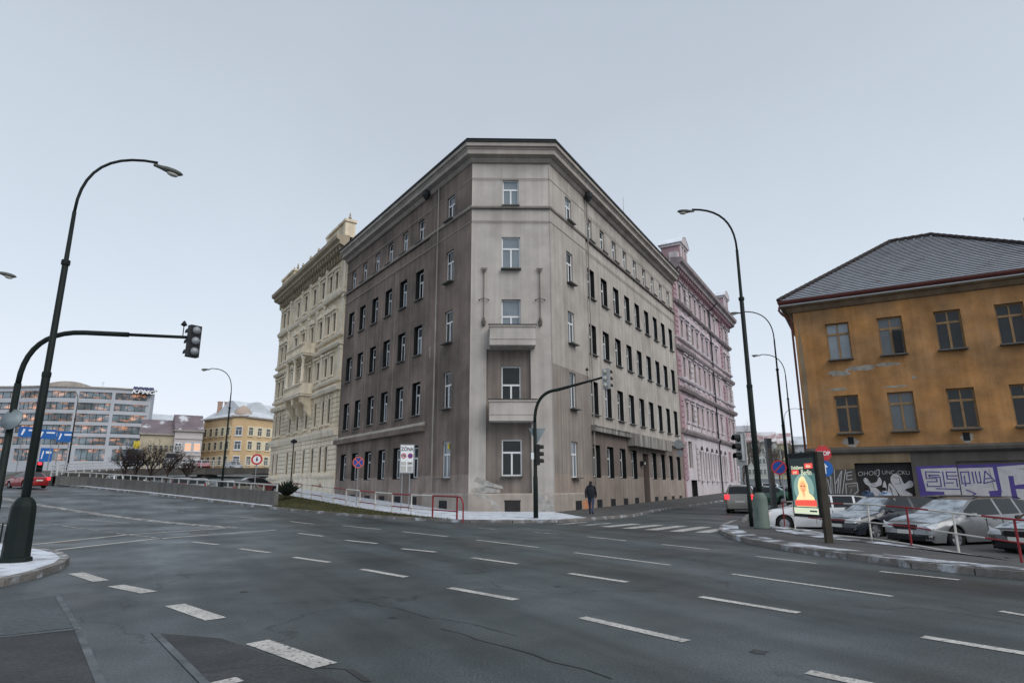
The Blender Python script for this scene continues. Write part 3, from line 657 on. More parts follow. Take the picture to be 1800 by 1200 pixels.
def ornate(root, F, W, wins, rows, zbase, ztop, mw, mlt, mdk, courses, ends, wbig=.8):
    holes = [(x - wbig / 2, x + wbig / 2, a, b, .14, 0) for x in wins for a, b, k in rows]
    wall_mesh(W, zbase, ztop, holes, None).obj('wall', (mw,), root, F)
    sm = {}; af = arch_fill(wbig).mesh('arch_head', mlt)
    for a, b, k in rows:
        sm[k, b - a] = surround(wbig, b - a, k).mesh('window_surround', mlt)
        for x in wins:
            o = window(root, F, x, a, wbig, b - a, .07, 'far', 'glass_a', sill=False)
            link('window_surround', sm[k, b - a], o, F @ Matrix.Translation((x, 0, a)))
            if k == 'arch': link('arch_head', af, o, F @ Matrix.Translation((x, -.01, b - .42)))
    for z0, z1, p, mt in courses:
        m = MB(); m.sweep([(-.1, 0), (W, 0)], [(0, z0), (p * .6, z0), (p, z0 + (z1 - z0) * .6), (p, z1), (0, z1 + .05)])
        for a, b in ends: m.sweep([(a, 0), (b, 0)], [(0, z0 - .02), (p * .6 + .15, z0 - .02), (p + .15, z0 + (z1 - z0) * .6), (p + .15, z1 + .02), (0, z1 + .08)])
        tag(m.obj('string_course', mt, root, F), kind='stuff')
def rustic(root, F, W, wins, wh, rows, zlist, mt, h=.36, p=.07, margin=.0):
    m = MB()
    for z in zlist:
        cuts = []
        for a, b, k in rows:
            if z + h > a - .2 and z < b + .05: cuts = sorted((x - wh / 2 - .2, x + wh / 2 + .2) for x in wins)
        x = margin
        for a, b in cuts + [(W, W)]:
            if a - x > .15: m.box(x, a, -p, 0, z, z + h)
            x = max(x, b)
    tag(m.obj('rustication', mt, root, F), kind='stuff')
def brackets(root, F, W, z0, z1, mt, step=.85, d=.55, w_=.24):
    m = MB()
    for i in range(int(W / step)): x = .3 + i * step; m.box(x, x + w_, -d, -.0, (z0 + z1) / 2, z1); m.box(x, x + w_, -d * .5, 0, z0, (z0 + z1) / 2)
    tag(m.obj('cornice_bracket', mt, root, F), kind='stuff')
def balustrade(root, F, x0, x1, y0, z0, h, mt, name='balustrade'):
    m = MB(); m.box(x0, x1, y0, y0 + .16, z0, z0 + .14); m.box(x0, x1, y0 - .03, y0 + .19, z0 + h - .14, z0 + h)
    n = int((x1 - x0) / .3)
    for i in range(n): m.lathe([(.05, z0 + .14), (.08, z0 + .3), (.04, z0 + h * .6), (.06, z0 + h - .14)], 6, 0, Matrix.Translation((x0 + .15 + i * .3, y0 + .08, 0)), caps=False)
    tag(m.obj(name, mt, root, F), kind='stuff')
def finial(root, F, x, y, z, mt, h=.9):
    m = MB(); m.lathe([(.16, 0), (.16, .1), (.07, .16), (.17, .34), (.06, .5), (.10, .6), (.01, h)], 8, 0, Matrix.Translation((x, y, z))); m.obj('finial', mt, root, F)

SB = 45.3; WB = SB - LL; FB = Fr(*(A + uL * SB), 0, 125.02 - 180)
bb = empty('ornate_building', 'cream neo-renaissance town house with arched windows and rows of balconies', 'building', Fr(*(A + uL * SB), 1.7))
bw = [SB - s for s in (25.6, 27.3, 29.6, 32.4, 35.4, 38.2, 42.3, 44.0)]
brow = [(2.93, 5.3, 'arch'), (7.35, 9.7, 'arch'), (11.9, 13.75, 'flat'), (16.1, 18.0, 'pedi'), (20.35, 22.2, 'flat')]
be = [(0, SB - 41.2), (SB - 28.4, WB)]
ornate(bb, FB, WB - .02, bw, brow, -.3, 24.4, 'beige', 'beige_light', 'beige_dark', [(6.15, 6.8, .3, 'beige_light'), (10.25, 10.7, .35, 'beige_light'), (11.1, 11.35, .22, 'beige_light'), (14.45, 14.75, .35, 'beige_light'), (15.35, 15.6, .22, 'beige_light'), (19.45, 19.85, .3, 'beige_light'), (2.45, 2.7, .16, 'beige_light')], be)
rustic(bb, FB, WB - .02, bw, .8, brow, [2.72 + .44 * i for i in range(8)], 'beige_light'); rustic(bb, FB, WB - .02, bw, .8, brow, [6.95 + .44 * i for i in range(7)], 'beige')
m = MB(); m.box(0, WB - .02, -.10, 0, -.3, 2.44); m.obj('plinth', 'beige_light', bb, FB)
for x in (3, 8, 13, 18.6): m = MB(); m.box(x, x + .55, -.115, -.1, 1.55, 1.95); m.obj('cellar_window', 'beige_dark', bb, FB)
m = MB(); m.sweep([(-.9, 0), (WB, 0)], [(0, 23.2), (.2, 23.2), (.25, 23.9), (.95, 24.15), (.95, 24.45), (1.25, 24.6), (1.3, 24.95), (0, 25.15)]); m.obj('cornice', 'beige_dark', bb, FB)
brackets(bb, FB, WB, 23.25, 24.12, 'beige_dark', .8, .8)
for a, b in ((.2, 5.2), (16.8, 22.3)):
    m = MB(); m.box(a, b, -.35, .6, 25.1, 26.6); m.box(a - .12, b + .12, -.5, .7, 26.6, 26.85); m.box(a, a + .5, -.42, -.35, 25.1, 26.6); m.box(b - .5, b, -.42, -.35, 25.1, 26.6); m.obj('attic', 'beige', bb, FB)
    for i in range(4): finial(bb, FB, a + .3 + i * (b - a - .6) / 3, .1, 26.85, 'beige_dark')
balustrade(bb, FB, 5.4, 16.6, -.25, 25.1, 1.0, 'beige_dark')
for x in (7.9, 10.7, 13.5): finial(bb, FB, x, -.15, 26.1, 'beige_dark', .7)
m = MB()
for x in [0.05, 3.9, 16.7, 21.9] + [8.5, 11.4, 14.3]:
    for a, b in ((11.4, 14.4), (15.65, 19.4), (20.0, 23.15)):
        m.box(x, x + .45, -.16, 0, a, b); m.box(x - .08, x + .53, -.22, 0, b - .35, b); m.box(x - .06, x + .51, -.2, 0, a, a + .25)
tag(m.obj('pilaster', 'beige_light', bb, FB), kind='stuff')
for zb in (10.55, 14.7):
    m = MB(); m.box(8.2, 14.6, -1.35, 0, zb, zb + .32); m.box(8.1, 14.7, -1.42, 0, zb + .2, zb + .3); bo = m.obj('balcony', 'beige_light', bb, FB); balustrade(bo, FB, 8.25, 14.55, -1.33, zb + .32, 1.0, 'beige_light')
    m = MB(); m.box(8.25, 8.4, -1.2, -.05, zb + .33, zb + 1.3); m.box(14.4, 14.55, -1.2, -.05, zb + .33, zb + 1.3); tag(m.obj('balcony_side', 'beige_light', bo, FB), kind='stuff')
for x in (8.7, 11.4, 14.1):
    m = MB(); m.lathe([(.24, 11.9), (.24, 12.1), (.17, 12.15), (.15, 14.3), (.22, 14.4), (.25, 14.7)], 10, 0, Matrix.Translation((x, -1.1, 0))); m.smooth = True; m.obj('column', 'beige_light', bb, FB)
    m = MB(); m.prism([(0, 10.55), (-1.2, 10.55), (-1.15, 9.9), (-.7, 9.6), (-.65, 9.1), (-.3, 8.7), (0, 8.3)], -.3, .3, 0, Matrix.Translation((x, 0, 0)) @ Matrix.Rotation(R(90), 4, 'Z') @ Matrix.Diagonal((1, -1, 1, 1))); m.obj('console', 'beige', bb, FB)
m = MB(); m.box(0, WB - .05, .3, 12, -.3, 25.0); m.obj('body', 'beige_dark', bb, FB)
m = MB(); m.prism([(0, 25.0), (12, 25.0), (6, 28.4)], 0, WB - .06, 0, Matrix.Rotation(R(90), 4, 'Z') @ Matrix.Diagonal((1, -1, 1, 1)));  m.obj('roof', 'roof_dark', bb, FB @ Matrix.Translation((0, .4, 0)))
m = MB(); m.prism([(.2, 22.6), (9, 22.6), (9, 26.9), (6, 27.6), (.2, 24.9)], WB - .045, WB - .02, 0, Matrix.Rotation(R(90), 4, 'Z') @ Matrix.Diagonal((1, -1, 1, 1))); m.obj('gable_wall', 'brick_gable', bb, FB)

SP = 28.95; WP = 28.7; FP = Fr(*(B + uR * SP), 0, 60.03)
pb = empty('ornate_building', 'pink neo-renaissance town house with gabled attic turrets', 'building', Fr(*(B + uR * SP), 0))
pw = [s - SP for s in (31.8, 33.9, 36.3, 38.5, 41.0, 43.4, 46.0, 48.6, 53.6, 55.9)]
prow = [(8.1, 10.1, 'flat'), (12.75, 14.9, 'flat'), (17.0, 19.0, 'pedi'), (21.0, 23.0, 'flat')]
pe_ = [(.6, 6.2), (23.0, 28.4)]
ornate(pb, FP, WP, pw, prow, 6.9, 24.2, 'pink', 'pink_light', 'pink_deep', [(6.75, 7.15, .35, 'pink_grey'), (11.1, 11.5, .4, 'pink_grey'), (12.3, 12.5, .2, 'pink_light'), (15.4, 15.8, .4, 'pink_grey'), (16.6, 16.75, .2, 'pink_light'), (20.45, 20.75, .35, 'pink_grey')], pe_, .85)
gh = [(2.4, 3.9, 3.4, 6.1, .3, 0), (2.6, 5.0, -.3, 2.2, .5, 1)] + [(7.4 + i * 2.45, 8.9 + i * 2.45, 2.1, 5.9, .35, 0) for i in range(6)] + [(25.2, 26.4, 2.3, 5.7, .3, 0)]
wall_mesh(WP, -.3, 6.9, gh, None).obj('wall', ('pink_light', 'shutter'), pb, FP)
af = arch_fill(1.5, .7).mesh('arch_head', 'pink_light')
for i in range(6):
    o = window(pb, FP, 8.15 + i * 2.45, 2.1, 1.5, 3.8, .3, 'far', 'glass_b', False); link('arch_head', af, o, FP @ Matrix.Translation((8.15 + i * 2.45, -.01, 5.2)))
    m = MB(); x = 7.1 + i * 2.45; m.lathe([(.26, 2.0), (.26, 2.2), (.18, 2.3), (.16, 5.0), (.26, 5.2), (.26, 5.35)], 8, 0, Matrix.Translation((x, -.1, 0))); m.smooth = True; m.obj('column', 'pink_light', pb, FP)
window(pb, FP, 3.15, 3.4, 1.5, 2.7, .25, 'far', 'glass_b', False); window(pb, FP, 25.8, 2.3, 1.2, 3.4, .25, 'far', 'glass_a', False)
m = MB(); m.box(2.6, 5.0, .45, .5, -.2, 2.2); m.obj('door', 'shutter', pb, FP)
for c0, c1 in ((.1, 1.4), (5.3, 6.4), (22.6, 23.6), (27.3, 28.6)):
    for za, zb in ((2.2, 6.6), (7.3, 11.0), (12.6, 15.3), (16.8, 20.4), (20.9, 24.0)):
        m = MB()
        for i in range(int((zb - za) / .55)): m.box(c0 + .08 * (i % 2), c1 - .08 * (i % 2), -.12, 0, za + i * .55, za + i * .55 + .45)
        tag(m.obj('quoin', 'pink_deep' if c0 in (.1, 22.6) else 'pink_light', pb, FP), kind='stuff')
m = MB(); m.sweep([(-.1, 0), (WP + .9, 0)], [(0, 23.4), (.2, 23.4), (.25, 23.9), (.9, 24.15), (.95, 24.5), (1.25, 24.7), (1.3, 25.1), (0, 25.3)]); m.obj('cornice', 'pink_grey', pb, FP)
brackets(pb, FP, WP, 23.4, 24.1, 'pink_deep', .8, .75); balustrade(pb, FP, 6.6, 22.6, -.2, 25.2, 1.0, 'pink_grey')
for i in range(6): m = MB(); x = 8 + i * 2.6; m.box(x, x + .5, -.35, .2, 25.2, 26.4); m.obj('pedestal', 'pink_grey', pb, FP)
for x in (1.5, 23.9):
    FT = FP @ Matrix.Translation((x + 1.8, 0, 25.2)) @ Matrix.Diagonal((.78, .9, .82, 1)) @ Matrix.Translation((-x - 1.8, 0, -25.2))
    m = MB(); m.box(x, x + 3.6, -.7, 1.6, 25.2, 28.0, 0); m.prism([(x - .3, 28.0), (x + 3.9, 28.0), (x + 3.3, 28.7), (x + 1.8, 29.3), (x + .3, 28.7)], -1.0, 1.9, 1); m.box(x - .2, x + 3.8, -.85, 1.7, 27.7, 27.98, 1)
    for dx in (0, 1.3, 2.9): m.box(x + dx, x + dx + .6, -.8, -.7, 25.2, 27.7, 1)
    to = m.obj('turret', ('pink_deep', 'pink_light'), pb, FT)
    m = MB(); m.prism([(x - .32, 28.02), (x + .28, 28.72), (x + 1.8, 29.32), (x + 3.32, 28.72), (x + 3.92, 28.02), (x + 3.95, 28.1), (x + 3.35, 28.85), (x + 1.8, 29.47), (x + .25, 28.85), (x - .35, 28.1)], -1.05, 1.95); m.obj('turret_roof', 'snow', to, FT)
    m = MB(); m.box(x - .9, x, -.55, .5, 25.2, 26.6); m.box(x + 3.6, x + 4.5, -.55, .5, 25.2, 26.6); m.box(x + 3.6, x + 4.1, -.5, .45, 26.6, 27.3); m.obj('turret_scroll', 'pink_light', to, FT)
m = MB(); m.tube([(16.6, -1.3, 24.4), (16.3, -.2, 23.3), (16.3, -.2, 7.3), (16.3, -.45, 6.9), (16.3, -.2, 6.5), (16.3, -.2, 0)], .09, 8); m.obj('downpipe', 'roof_dark', pb, FP)
m = MB(); m.box(0.05, WP, .55, 12, -.3, 25.0); m.obj('body', 'pink_grey', pb, FP)
m = MB(); m.prism([(0, 25.0), (12, 25.0), (6, 28.0)], 0.03, WP - .06, 0, Matrix.Rotation(R(90), 4, 'Z') @ Matrix.Diagonal((1, -1, 1, 1)));  m.obj('roof', 'roof_dark', pb, FP @ Matrix.Translation((0, .4, 0)))
m = MB(); m.prism([(.3, 23.2), (8, 23.2), (8, 27.2), (4.5, 27.2), (.3, 25.4)], -.02, .02, 0, Matrix.Rotation(R(90), 4, 'Z') @ Matrix.Diagonal((1, -1, 1, 1))); m.obj('gable_wall', 'brick_gable', pb, FP)
m = MB(); m.box(.0, .55, -.06, 0, -.2, 23.3); m.obj('edge_strip', 'pink_deep', pb, FP)

# ---- the ochre garage house on the right
WY = 12.9; FY = Fr(15.34, 32.57, 0, -29.5)
yb = empty('garage_house', 'shabby ochre two-storey house over graffitied garages with snow-dusted hip roof', 'building', Fr(15.34, 32.57, 0))
yx = [2.05, 4.42, 6.85, 9.27, 11.65]; yr = [(4.17, 6.08), (7.97, 9.92)]
holes = [(x - .55, x + .55, a, b, .24, 0) for x in yx for a, b in yr]
wall_mesh(WY, 3.3, 11.0, holes, None).obj('wall', ('ochre',), yb, FY)
gh = [(2.04, 4.46, -.6, 2.66, .28, 0), (6.24, 11.6, -.6, 2.66, .10, 1)]
wall_mesh(WY, -.6, 3.3, gh, None, 0, ([], [4.46], lambda x, z: 0 if x < 4.46 else 1)).obj('wall', ('ochre_grey', 'grey_render'), yb, FY)
gl = ['glass_c', 'glass_a', 'glass_c', 'glass_a', 'glass_a']; gu = ['glass_a', 'glass_c', 'glass_a', 'glass_a', 'glass_b']
for i, x in enumerate(yx):
    window(yb, FY, x, 4.17, 1.1, 1.91, .16, 'brown', ['glass_a', 'glass_b', 'glass_a', 'glass_a', 'glass_a'][i]); window(yb, FY, x, 7.97, 1.1, 1.95, .16, 'brown', ['glass_c', 'glass_b', 'glass_a', 'glass_a', 'glass_a'][i])
m = MB(); m.box(4.49, 4.87, .06, .1, 8.08, 9.2); m.obj('open_casement', 'win_dark', yb, FY)
m = MB(); m.sweep([(-.1, 0), (WY, 0)], [(0, 3.12), (.1, 3.12), (.18, 3.2), (.2, 3.34), (0, 3.46)]); m.obj('ledge', 'grey_render', yb, FY)
for x in (2.03, 6.81): m = MB(); m.box(x - .13, x + .13, -.02, .0, 3.6, 3.97); m.obj('vent', 'win_dark', yb, FY)
def blob(pts, mt, y, name='plaster_patch', root=yb, F=FY):
    m = MB(); m.prism(pts, y, y + .004); return m.obj(name, mt, root, F)
def rough(cx, cz, rx, rz, n=16): return [(cx + rx * math.cos(t) * random.uniform(.65, 1.1), cz + rz * math.sin(t) * random.uniform(.55, 1.15)) for t in [2 * math.pi * i / n for i in range(n)]]
for a in [(1.9, 7.25, .62, .18), (2.9, 7.42, .75, .15), (4.1, 7.5, .65, .10), (1.75, 6.42, .45, .09), (4.3, 6.36, .6, .05), (5.1, 6.75, .12, .07)]: blob(rough(*a), 'peel', -.006)
for a in [(2.03, 3.72, .40, .26), (6.81, 3.75, .28, .26)]: blob(rough(*a), 'ledge_left', -.005)
blob(rough(.22, 7, .12, 3.4, 26), 'ochre_grey', -.006); 
# eaves, gutter, hip roof with real tile courses
m = MB(); m.sweep([(0, 8), (0, 0), (WY, 0), (WY, 8)], [(0, 10.72), (.12, 10.75), (.3, 10.95), (.5, 11.0), (.5, 11.12), (0, 11.16)]); m.obj('eaves', 'ochre_grey', yb, FY)
m = MB(); m.sweep([(0, 8), (0, 0), (WY, 0), (WY, 8)], [(.46, 11.13), (.58, 11.13), (.66, 11.26), (.64, 11.32), (.46, 11.3)]); m.obj('gutter', 'gutter_red', yb, FY)
m = MB(); m.sweep([(0, 8), (0, 0), (WY, 0), (WY, 8)], [(.5, 11.06), (.57, 11.06), (.57, 11.11), (.5, 11.12)]); m.obj('gutter_flashing', 'steel', yb, FY)
m = MB(); m.tube([(-.55, -.45, 11.15), (-.62, -.5, 10.85), (-.5, -.42, 10.65), (-.12, -.12, 10.3), (-.1, -.1, 9.9), (-.1, -.1, -.3)], .06, 8); m.obj('downpipe', 'gutter_red', yb, FY)
d_, zr_, o_ = 5.5, 15.7, .6
yroof = MB(); c = [(-o_, -o_, 11.3), (WY + o_, -o_, 11.3), (7.4, d_, zr_), (5.33, d_, zr_), (-o_, 11.6, 11.3), (WY + o_, 11.6, 11.3)]
for f in ((0, 1, 2, 3), (4, 0, 3), (1, 5, 2), (5, 4, 3, 2)): yroof.face([c[i] for i in f])
yr_o = yroof.obj('roof', 'tile_red', yb, FY)
NCO = 30; uT = MB(); uT.box(0, 1, 0, 1, -1, 0)
for i in range(NCO):
    t0, t1 = i / NCO, (i + 1.12) / NCO; y0, y1 = -o_ + (d_ + o_) * t0, -o_ + (d_ + o_) * min(t1, 1); z0, z1 = 11.3 + (zr_ - 11.3) * t0, 11.3 + (zr_ - 11.3) * min(t1, 1)
    l0, r0 = -o_ + (5.33 + o_) * t0, WY + o_ - (WY + o_ - 7.4) * t0; l1, r1 = -o_ + (5.33 + o_) * min(t1, 1), WY + o_ - (WY + o_ - 7.4) * min(t1, 1)
    m = MB(); a, b = .085, .02
    P = [(l0, y0, z0 + a), (r0, y0, z0 + a), (r1, y1, z1 + b), (l1, y1, z1 + b)]
    m.face(P, 0); m.face([(l0, y0, z0), (r0, y0, z0), P[1], P[0]], 1); m.obj('tile_course', ('tile_snow', 'tile_red'), yr_o, FY)
for a, b in ((c[0], c[3]), (c[3], c[2]), (c[1], c[2])):
    P = resample([Vector(a), Vector(b)], .38)
    for p, q in zip(P, P[1:]): m = MB(); m.tube([p + Vector((0, 0, .09)), q + Vector((0, 0, .15))], [.13, .10], 6); m.obj('ridge_tile', 'tile_red', yr_o, FY)
m = MB(); m.box(11.1, 11.6, 1.8, 2.4, 12.4, 14.6); m.box(11.0, 11.7, 1.7, 2.5, 14.6, 14.8); m.obj('chimney', 'roof_dark', yr_o, FY)
m = MB(); m.box(0.02, WY, .6, 11, -.5, 11.0); m.obj('body', 'ochre_grey', yb, FY)
wall_mesh(8, -.6, 11.0, [], None).obj('side_wall', ('ochre_grey',), yb, FY @ Matrix.Translation((0, 8, 0)) @ Matrix.Rotation(R(-90), 4, 'Z'))
# garages and graffiti
m = MB(); m.box(2.04, 4.46, .22, .28, -.5, 2.66)
for i in range(1, 6): m.box(2.04 + i * .403, 2.06 + i * .403, .205, .22, -.5, 2.66)
gd = m.obj('garage_door', 'shutter', yb, FY)
m = MB(); m.box(6.24, 11.6, .08, .12, -.5, 2.66); m.obj('garage_door', 'grey_render', yb, FY)
def gp_(x, y): return (4.48 + (1440 + x / 5 - 1604) * .0232, 2.67 - (800 + y / 5 - 813) * .029)
def smooth_poly(pts, n=5):
    o = []; k = len(pts)
    for i in range(k):
        p0, p1, p2, p3 = (Vector(pts[(i + d) % k]) for d in (-1, 0, 1, 2))
        for j in range(n): t = j / n; o.append(tuple(.5 * (2 * p1 + (p2 - p0) * t + (2 * p0 - 5 * p1 + 4 * p2 - p3) * t * t + (3 * p1 - p0 - 3 * p2 + p3) * t ** 3)))
    return o
def stroke(pts, w_, mt, y):
    P = [Vector(gp_(*p)) for p in pts]; m = MB()
    for a, b in zip(P, P[1:]):
        d = (b - a).normalized(); n_ = Vector((-d.y, d.x)) * w_ / 2; a2, b2 = a - d * w_ * .4, b + d * w_ * .4
        q = [a2 + n_, a2 - n_, b2 - n_, b2 + n_]; m.face([(v.x, y, v.y) for v in q])
    m.obj('graffiti', mt, yb, FY)
def spray(pts, mt, y, sm=True):
    P = [gp_(*p) for p in pts]; m = MB(); m.prism(smooth_poly(P) if sm else P, y, y + .002); m.obj('graffiti', mt, yb, FY)
def gtext(body, x, z, size, mt, y, shear=0, bold=.0, sx=1.0, rot=0):
    link('graffiti', text_mesh(body, size, mt, shear, .001, bold), yb, FY @ Matrix.Translation((x, y, z)) @ UP @ Matrix.Rotation(R(rot), 4, 'Z') @ Matrix.Diagonal((sx, 1, 1, 1)))
gtext('OHOE', *gp_(405, 155), .30, 'spray_white', .19, .15, -.004, 1.0, 3); stroke([(500, 125), (520, 125), (515, 165), (495, 180)], .03, 'spray_white', .19); gtext('UNC-CKU', *gp_(670, 150), .27, 'spray_white', .19, -.1, -.003, .95, -2)
spray([(362, 205), (390, 190), (430, 230), (480, 225), (510, 185), (530, 215), (520, 250), (470, 270), (500, 300), (530, 350), (430, 350), (410, 270), (375, 240)], 'spray_white', .196)
spray([(520, 350), (530, 270), (555, 215), (568, 260), (560, 310), (575, 350)], 'spray_white', .196); spray([(575, 350), (580, 270), (600, 235), (635, 270), (660, 350)], 'spray_white', .196)
spray([(612, 220), (625, 175), (670, 160), (705, 185), (730, 240), (780, 215), (808, 230), (800, 265), (730, 290), (790, 330), (740, 350), (690, 350), (640, 270)], 'spray_white', .196)
for q in ([(420, 260), (480, 270), (540, 345)], [(590, 260), (620, 345)], [(640, 190), (690, 190), (700, 240), (650, 240)], [(600, 270), (615, 300)], [(400, 220), (470, 250)]): stroke(q, .022, 'shutter', .190)
spray([(10, 350), (15, 125), (295, 112), (305, 350)], 'grey_render', -.006, False)
for q in ([(50, 130), (40, 340)], [(95, 125), (80, 340)], [(85, 250), (165, 130)], [(168, 130), (115, 340)], [(205, 122), (140, 345)], [(215, 145), (262, 138)], [(215, 172), (260, 166)], [(215, 205), (258, 198)], [(215, 145), (205, 205)], [(190, 240), (300, 232), (300, 300), (230, 345)], [(190, 240), (185, 345)], [(130, 180), (100, 320)], [(20, 200), (35, 330)]): stroke(q, .035, 'spray_white', -.012)
for q in ([(60, 180), (58, 330)], [(110, 290), (150, 170)], [(215, 262), (285, 255)], [(240, 280), (215, 340)]): stroke(q, .06, 'spray_grey', -.010)
blob([(4.65, .2), (4.62, 2.45), (6.2, 2.5), (6.2, .2)], 'purple', -.006, 'graffiti'); blob([(6.26, .2), (6.26, 2.5), (11.5, 2.55), (11.5, .2)], 'purple', .074, 'graffiti')
spray([(890, 122), (1196, 116), (1196, 400), (1075, 400), (1060, 305), (910, 300)], 'spray_white', -.011, False); spray([(1208, 122), (1490, 118), (1500, 295), (1425, 300), (1440, 400), (1208, 400)], 'spray_white', .069, False)
spray([(1525, 115), (1770, 100), (1785, 240), (1640, 255), (1640, 185), (1600, 185), (1600, 400), (1500, 400), (1530, 300)], 'spray_white', .069, False); spray([(1640, 285), (1990, 280), (1990, 420), (1650, 420)], 'spray_white', .069, False); spray([(1800, 110), (2000, 110), (2000, 240), (1810, 240)], 'spray_white', .069, False)
W1 = .045
for q in ([(1050, 150), (930, 145), (928, 200), (1015, 200), (1015, 225), (930, 225)], [(1040, 175), (955, 172), (955, 185), (1045, 190), (1045, 262), (928, 262), (928, 240)], [(1075, 148), (1075, 262)], [(1185, 152), (1105, 150), (1105, 205), (1180, 205), (1180, 265)], [(1105, 180), (1190, 180)], [(1090, 235), (1150, 235)], [(1000, 280), (1190, 285)]): stroke(q, W1, 'purple', -.018)
for q in ([(1225, 152), (1290, 150), (1290, 240), (1225, 242), (1225, 152)], [(1250, 180), (1250, 260)], [(1320, 150), (1322, 240)], [(1345, 150), (1350, 235), (1378, 235), (1378, 150)], [(1400, 240), (1425, 145), (1490, 222), (1400, 240)], [(1420, 205), (1460, 200)], [(1250, 290), (1320, 320), (1260, 345)]): stroke(q, W1, 'purple', .062)
for q in ([(1460, 130), (1475, 290)], [(1700, 130), (1760, 140)]): stroke(q, .03, 'spray_grey', .064)

# ------------------------------------------------------------------ the far side of the left street
def pframe(px0, d0, px1, d1, z=0.0, py=850):
    a, b = atd(px0, py, d0), atd(px1, py, d1); ang = math.degrees(math.atan2(b.y - a.y, b.x - a.x)); return Fr(a.x, a.y, z, ang), math.hypot(b.x - a.x, b.y - a.y)
# glass-banded office block
ko = atd(120, 850, 224); kb = empty('office_block', 'pale office block with long lit window bands and blue letters on its roof edge', 'building', Fr(ko.x, ko.y, 3))
bays = [(-70, 242), (5, 234), (50, 228), (111.5, 224), (177.5, 221.5), (246, 221)]
krow = [(27.7, 29.75), (24.25, 26.45), (20.8, 23.2), (17.4, 19.8), (14.0, 16.4), (9.4, 12.9)]
def lit_mat():
    m = bpy.data.materials.new('office_glass'); m.use_nodes = True; t = m.node_tree; N = t.nodes; K = t.links; b = N['Principled BSDF']
    g = N.new('ShaderNodeNewGeometry'); mp = N.new('ShaderNodeMapping'); mp.inputs['Scale'].default_value = (.42, .42, .9); K.new(g.outputs['Position'], mp.inputs[0])
    n = N.new('ShaderNodeTexNoise'); n.inputs['Scale'].default_value = 1; n.inputs['Detail'].default_value = 4; K.new(mp.outputs[0], n.inputs['Vector'])
    r = N.new('ShaderNodeValToRGB'); e = r.color_ramp.elements; e[0].position = .5; e[0].color = (0, 0, 0, 1); e[1].position = .74; e[1].color = (1, .5, .25, 1); q = e.new(.62); q.color = (.36, .14, .06, 1)
    K.new(n.outputs['Fac'], r.inputs[0]); K.new(r.outputs[0], b.inputs['Emission Color']); b.inputs['Emission Strength'].default_value = .7
    v = N.new('ShaderNodeTexNoise'); v.inputs['Scale'].default_value = .2; K.new(g.outputs['Position'], v.inputs['Vector']); r2 = N.new('ShaderNodeValToRGB'); f = r2.color_ramp.elements; f[0].position = .4; f[0].color = (.07, .09, .10, 1); f[1].position = .6; f[1].color = (.20, .26, .30, 1)
    K.new(v.outputs['Fac'], r2.inputs[0]); K.new(r2.outputs[0], b.inputs['Base Color']); b.inputs['Roughness'].default_value = .15; MT['office_glass'] = m
lit_mat()
for (p0, d0), (p1, d1) in zip(bays, bays[1:]):
    F, W_ = pframe(p0, d0, p1, d1); hs = [(.45 if i < 5 else 1.6, W_ - .45 if i < 5 else W_ - .2, a, b, .5, 0) for i, (a, b) in enumerate(krow)]
    wall_mesh(W_, 2, 30.9, hs, None).obj('wall', ('office',), kb, F)
    for a, b, c_, d2, _, _ in hs:
        m = MB(); m.box(a, b, .38, .42, c_, d2); o = m.obj('window_band', 'office_glass', kb, F); m = MB(); n = 5
        for i in range(1, n): m.box(a + (b - a) * i / n - .05, a + (b - a) * i / n + .05, .3, .38, c_, d2)
        m.box(a, b, .32, .38, c_ + .25, c_ + .33); tag(m.obj('mullion', 'metal_dark', o, F), kind='stuff')
F, W_ = pframe(246, 221, 252, 223.5); m = MB(); m.box(0, W_, 0, 20, 2, 30.9); m.obj('end_wall', 'office', kb, F)
m = MB(); m.sweep([tuple(atd(p, 850, d).xy) for p, d in bays] + [tuple(atd(254, 850, 222).xy)], [(-.3, 30.9), (.35, 30.9), (.35, 31.3), (-20, 31.3)]); m.obj('roof_edge', 'cornice_grey', kb, Matrix())
F, W_ = pframe(18, 238, 160, 236); m = MB(); n = 14; m.prism([(W_ * i / n, 31.0 + 3.9 * math.sin(math.pi * (.06 + .88 * i / n))) for i in range(n + 1)][::-1] + [(0, 30.8), (W_, 30.8)], 4, 24); m.obj('vault_roof', 'cornice_grey', kb, F)
F, W_ = pframe(211, 220, 249, 220); z = 29.5; m = MB(); m.box(0, W_, -.3, -.1, z, z + 2.1); sg = m.obj('sign_board', 'sign_black', kb, F)
for i in range(4): m = MB(); q = W_ / 4; m.box(q * i + .1, q * (i + 1) - .1, -.45, -.3, z + 1.15, z + 2.3); m.obj('sign_panel', 'car_blue', sg, F)
link('sign_letters', text_mesh('KPMG', 2.0, 'sign_white', .25, .03, .06), sg, F @ Matrix.Translation((W_ / 2, -.5, z + .75)) @ UP @ Matrix.Diagonal((1.18, .85, 1, 1)))
m = MB(); m.tube([(0, 0, 0), (0, 0, 3)], .05, 5); m.tube([(-.6, 0, 2.4), (.6, 0, 2.7)], .04, 5); p = atd(155, 850, 230); m.obj('antenna', 'steel', kb, Fr(p.x, p.y, 31))

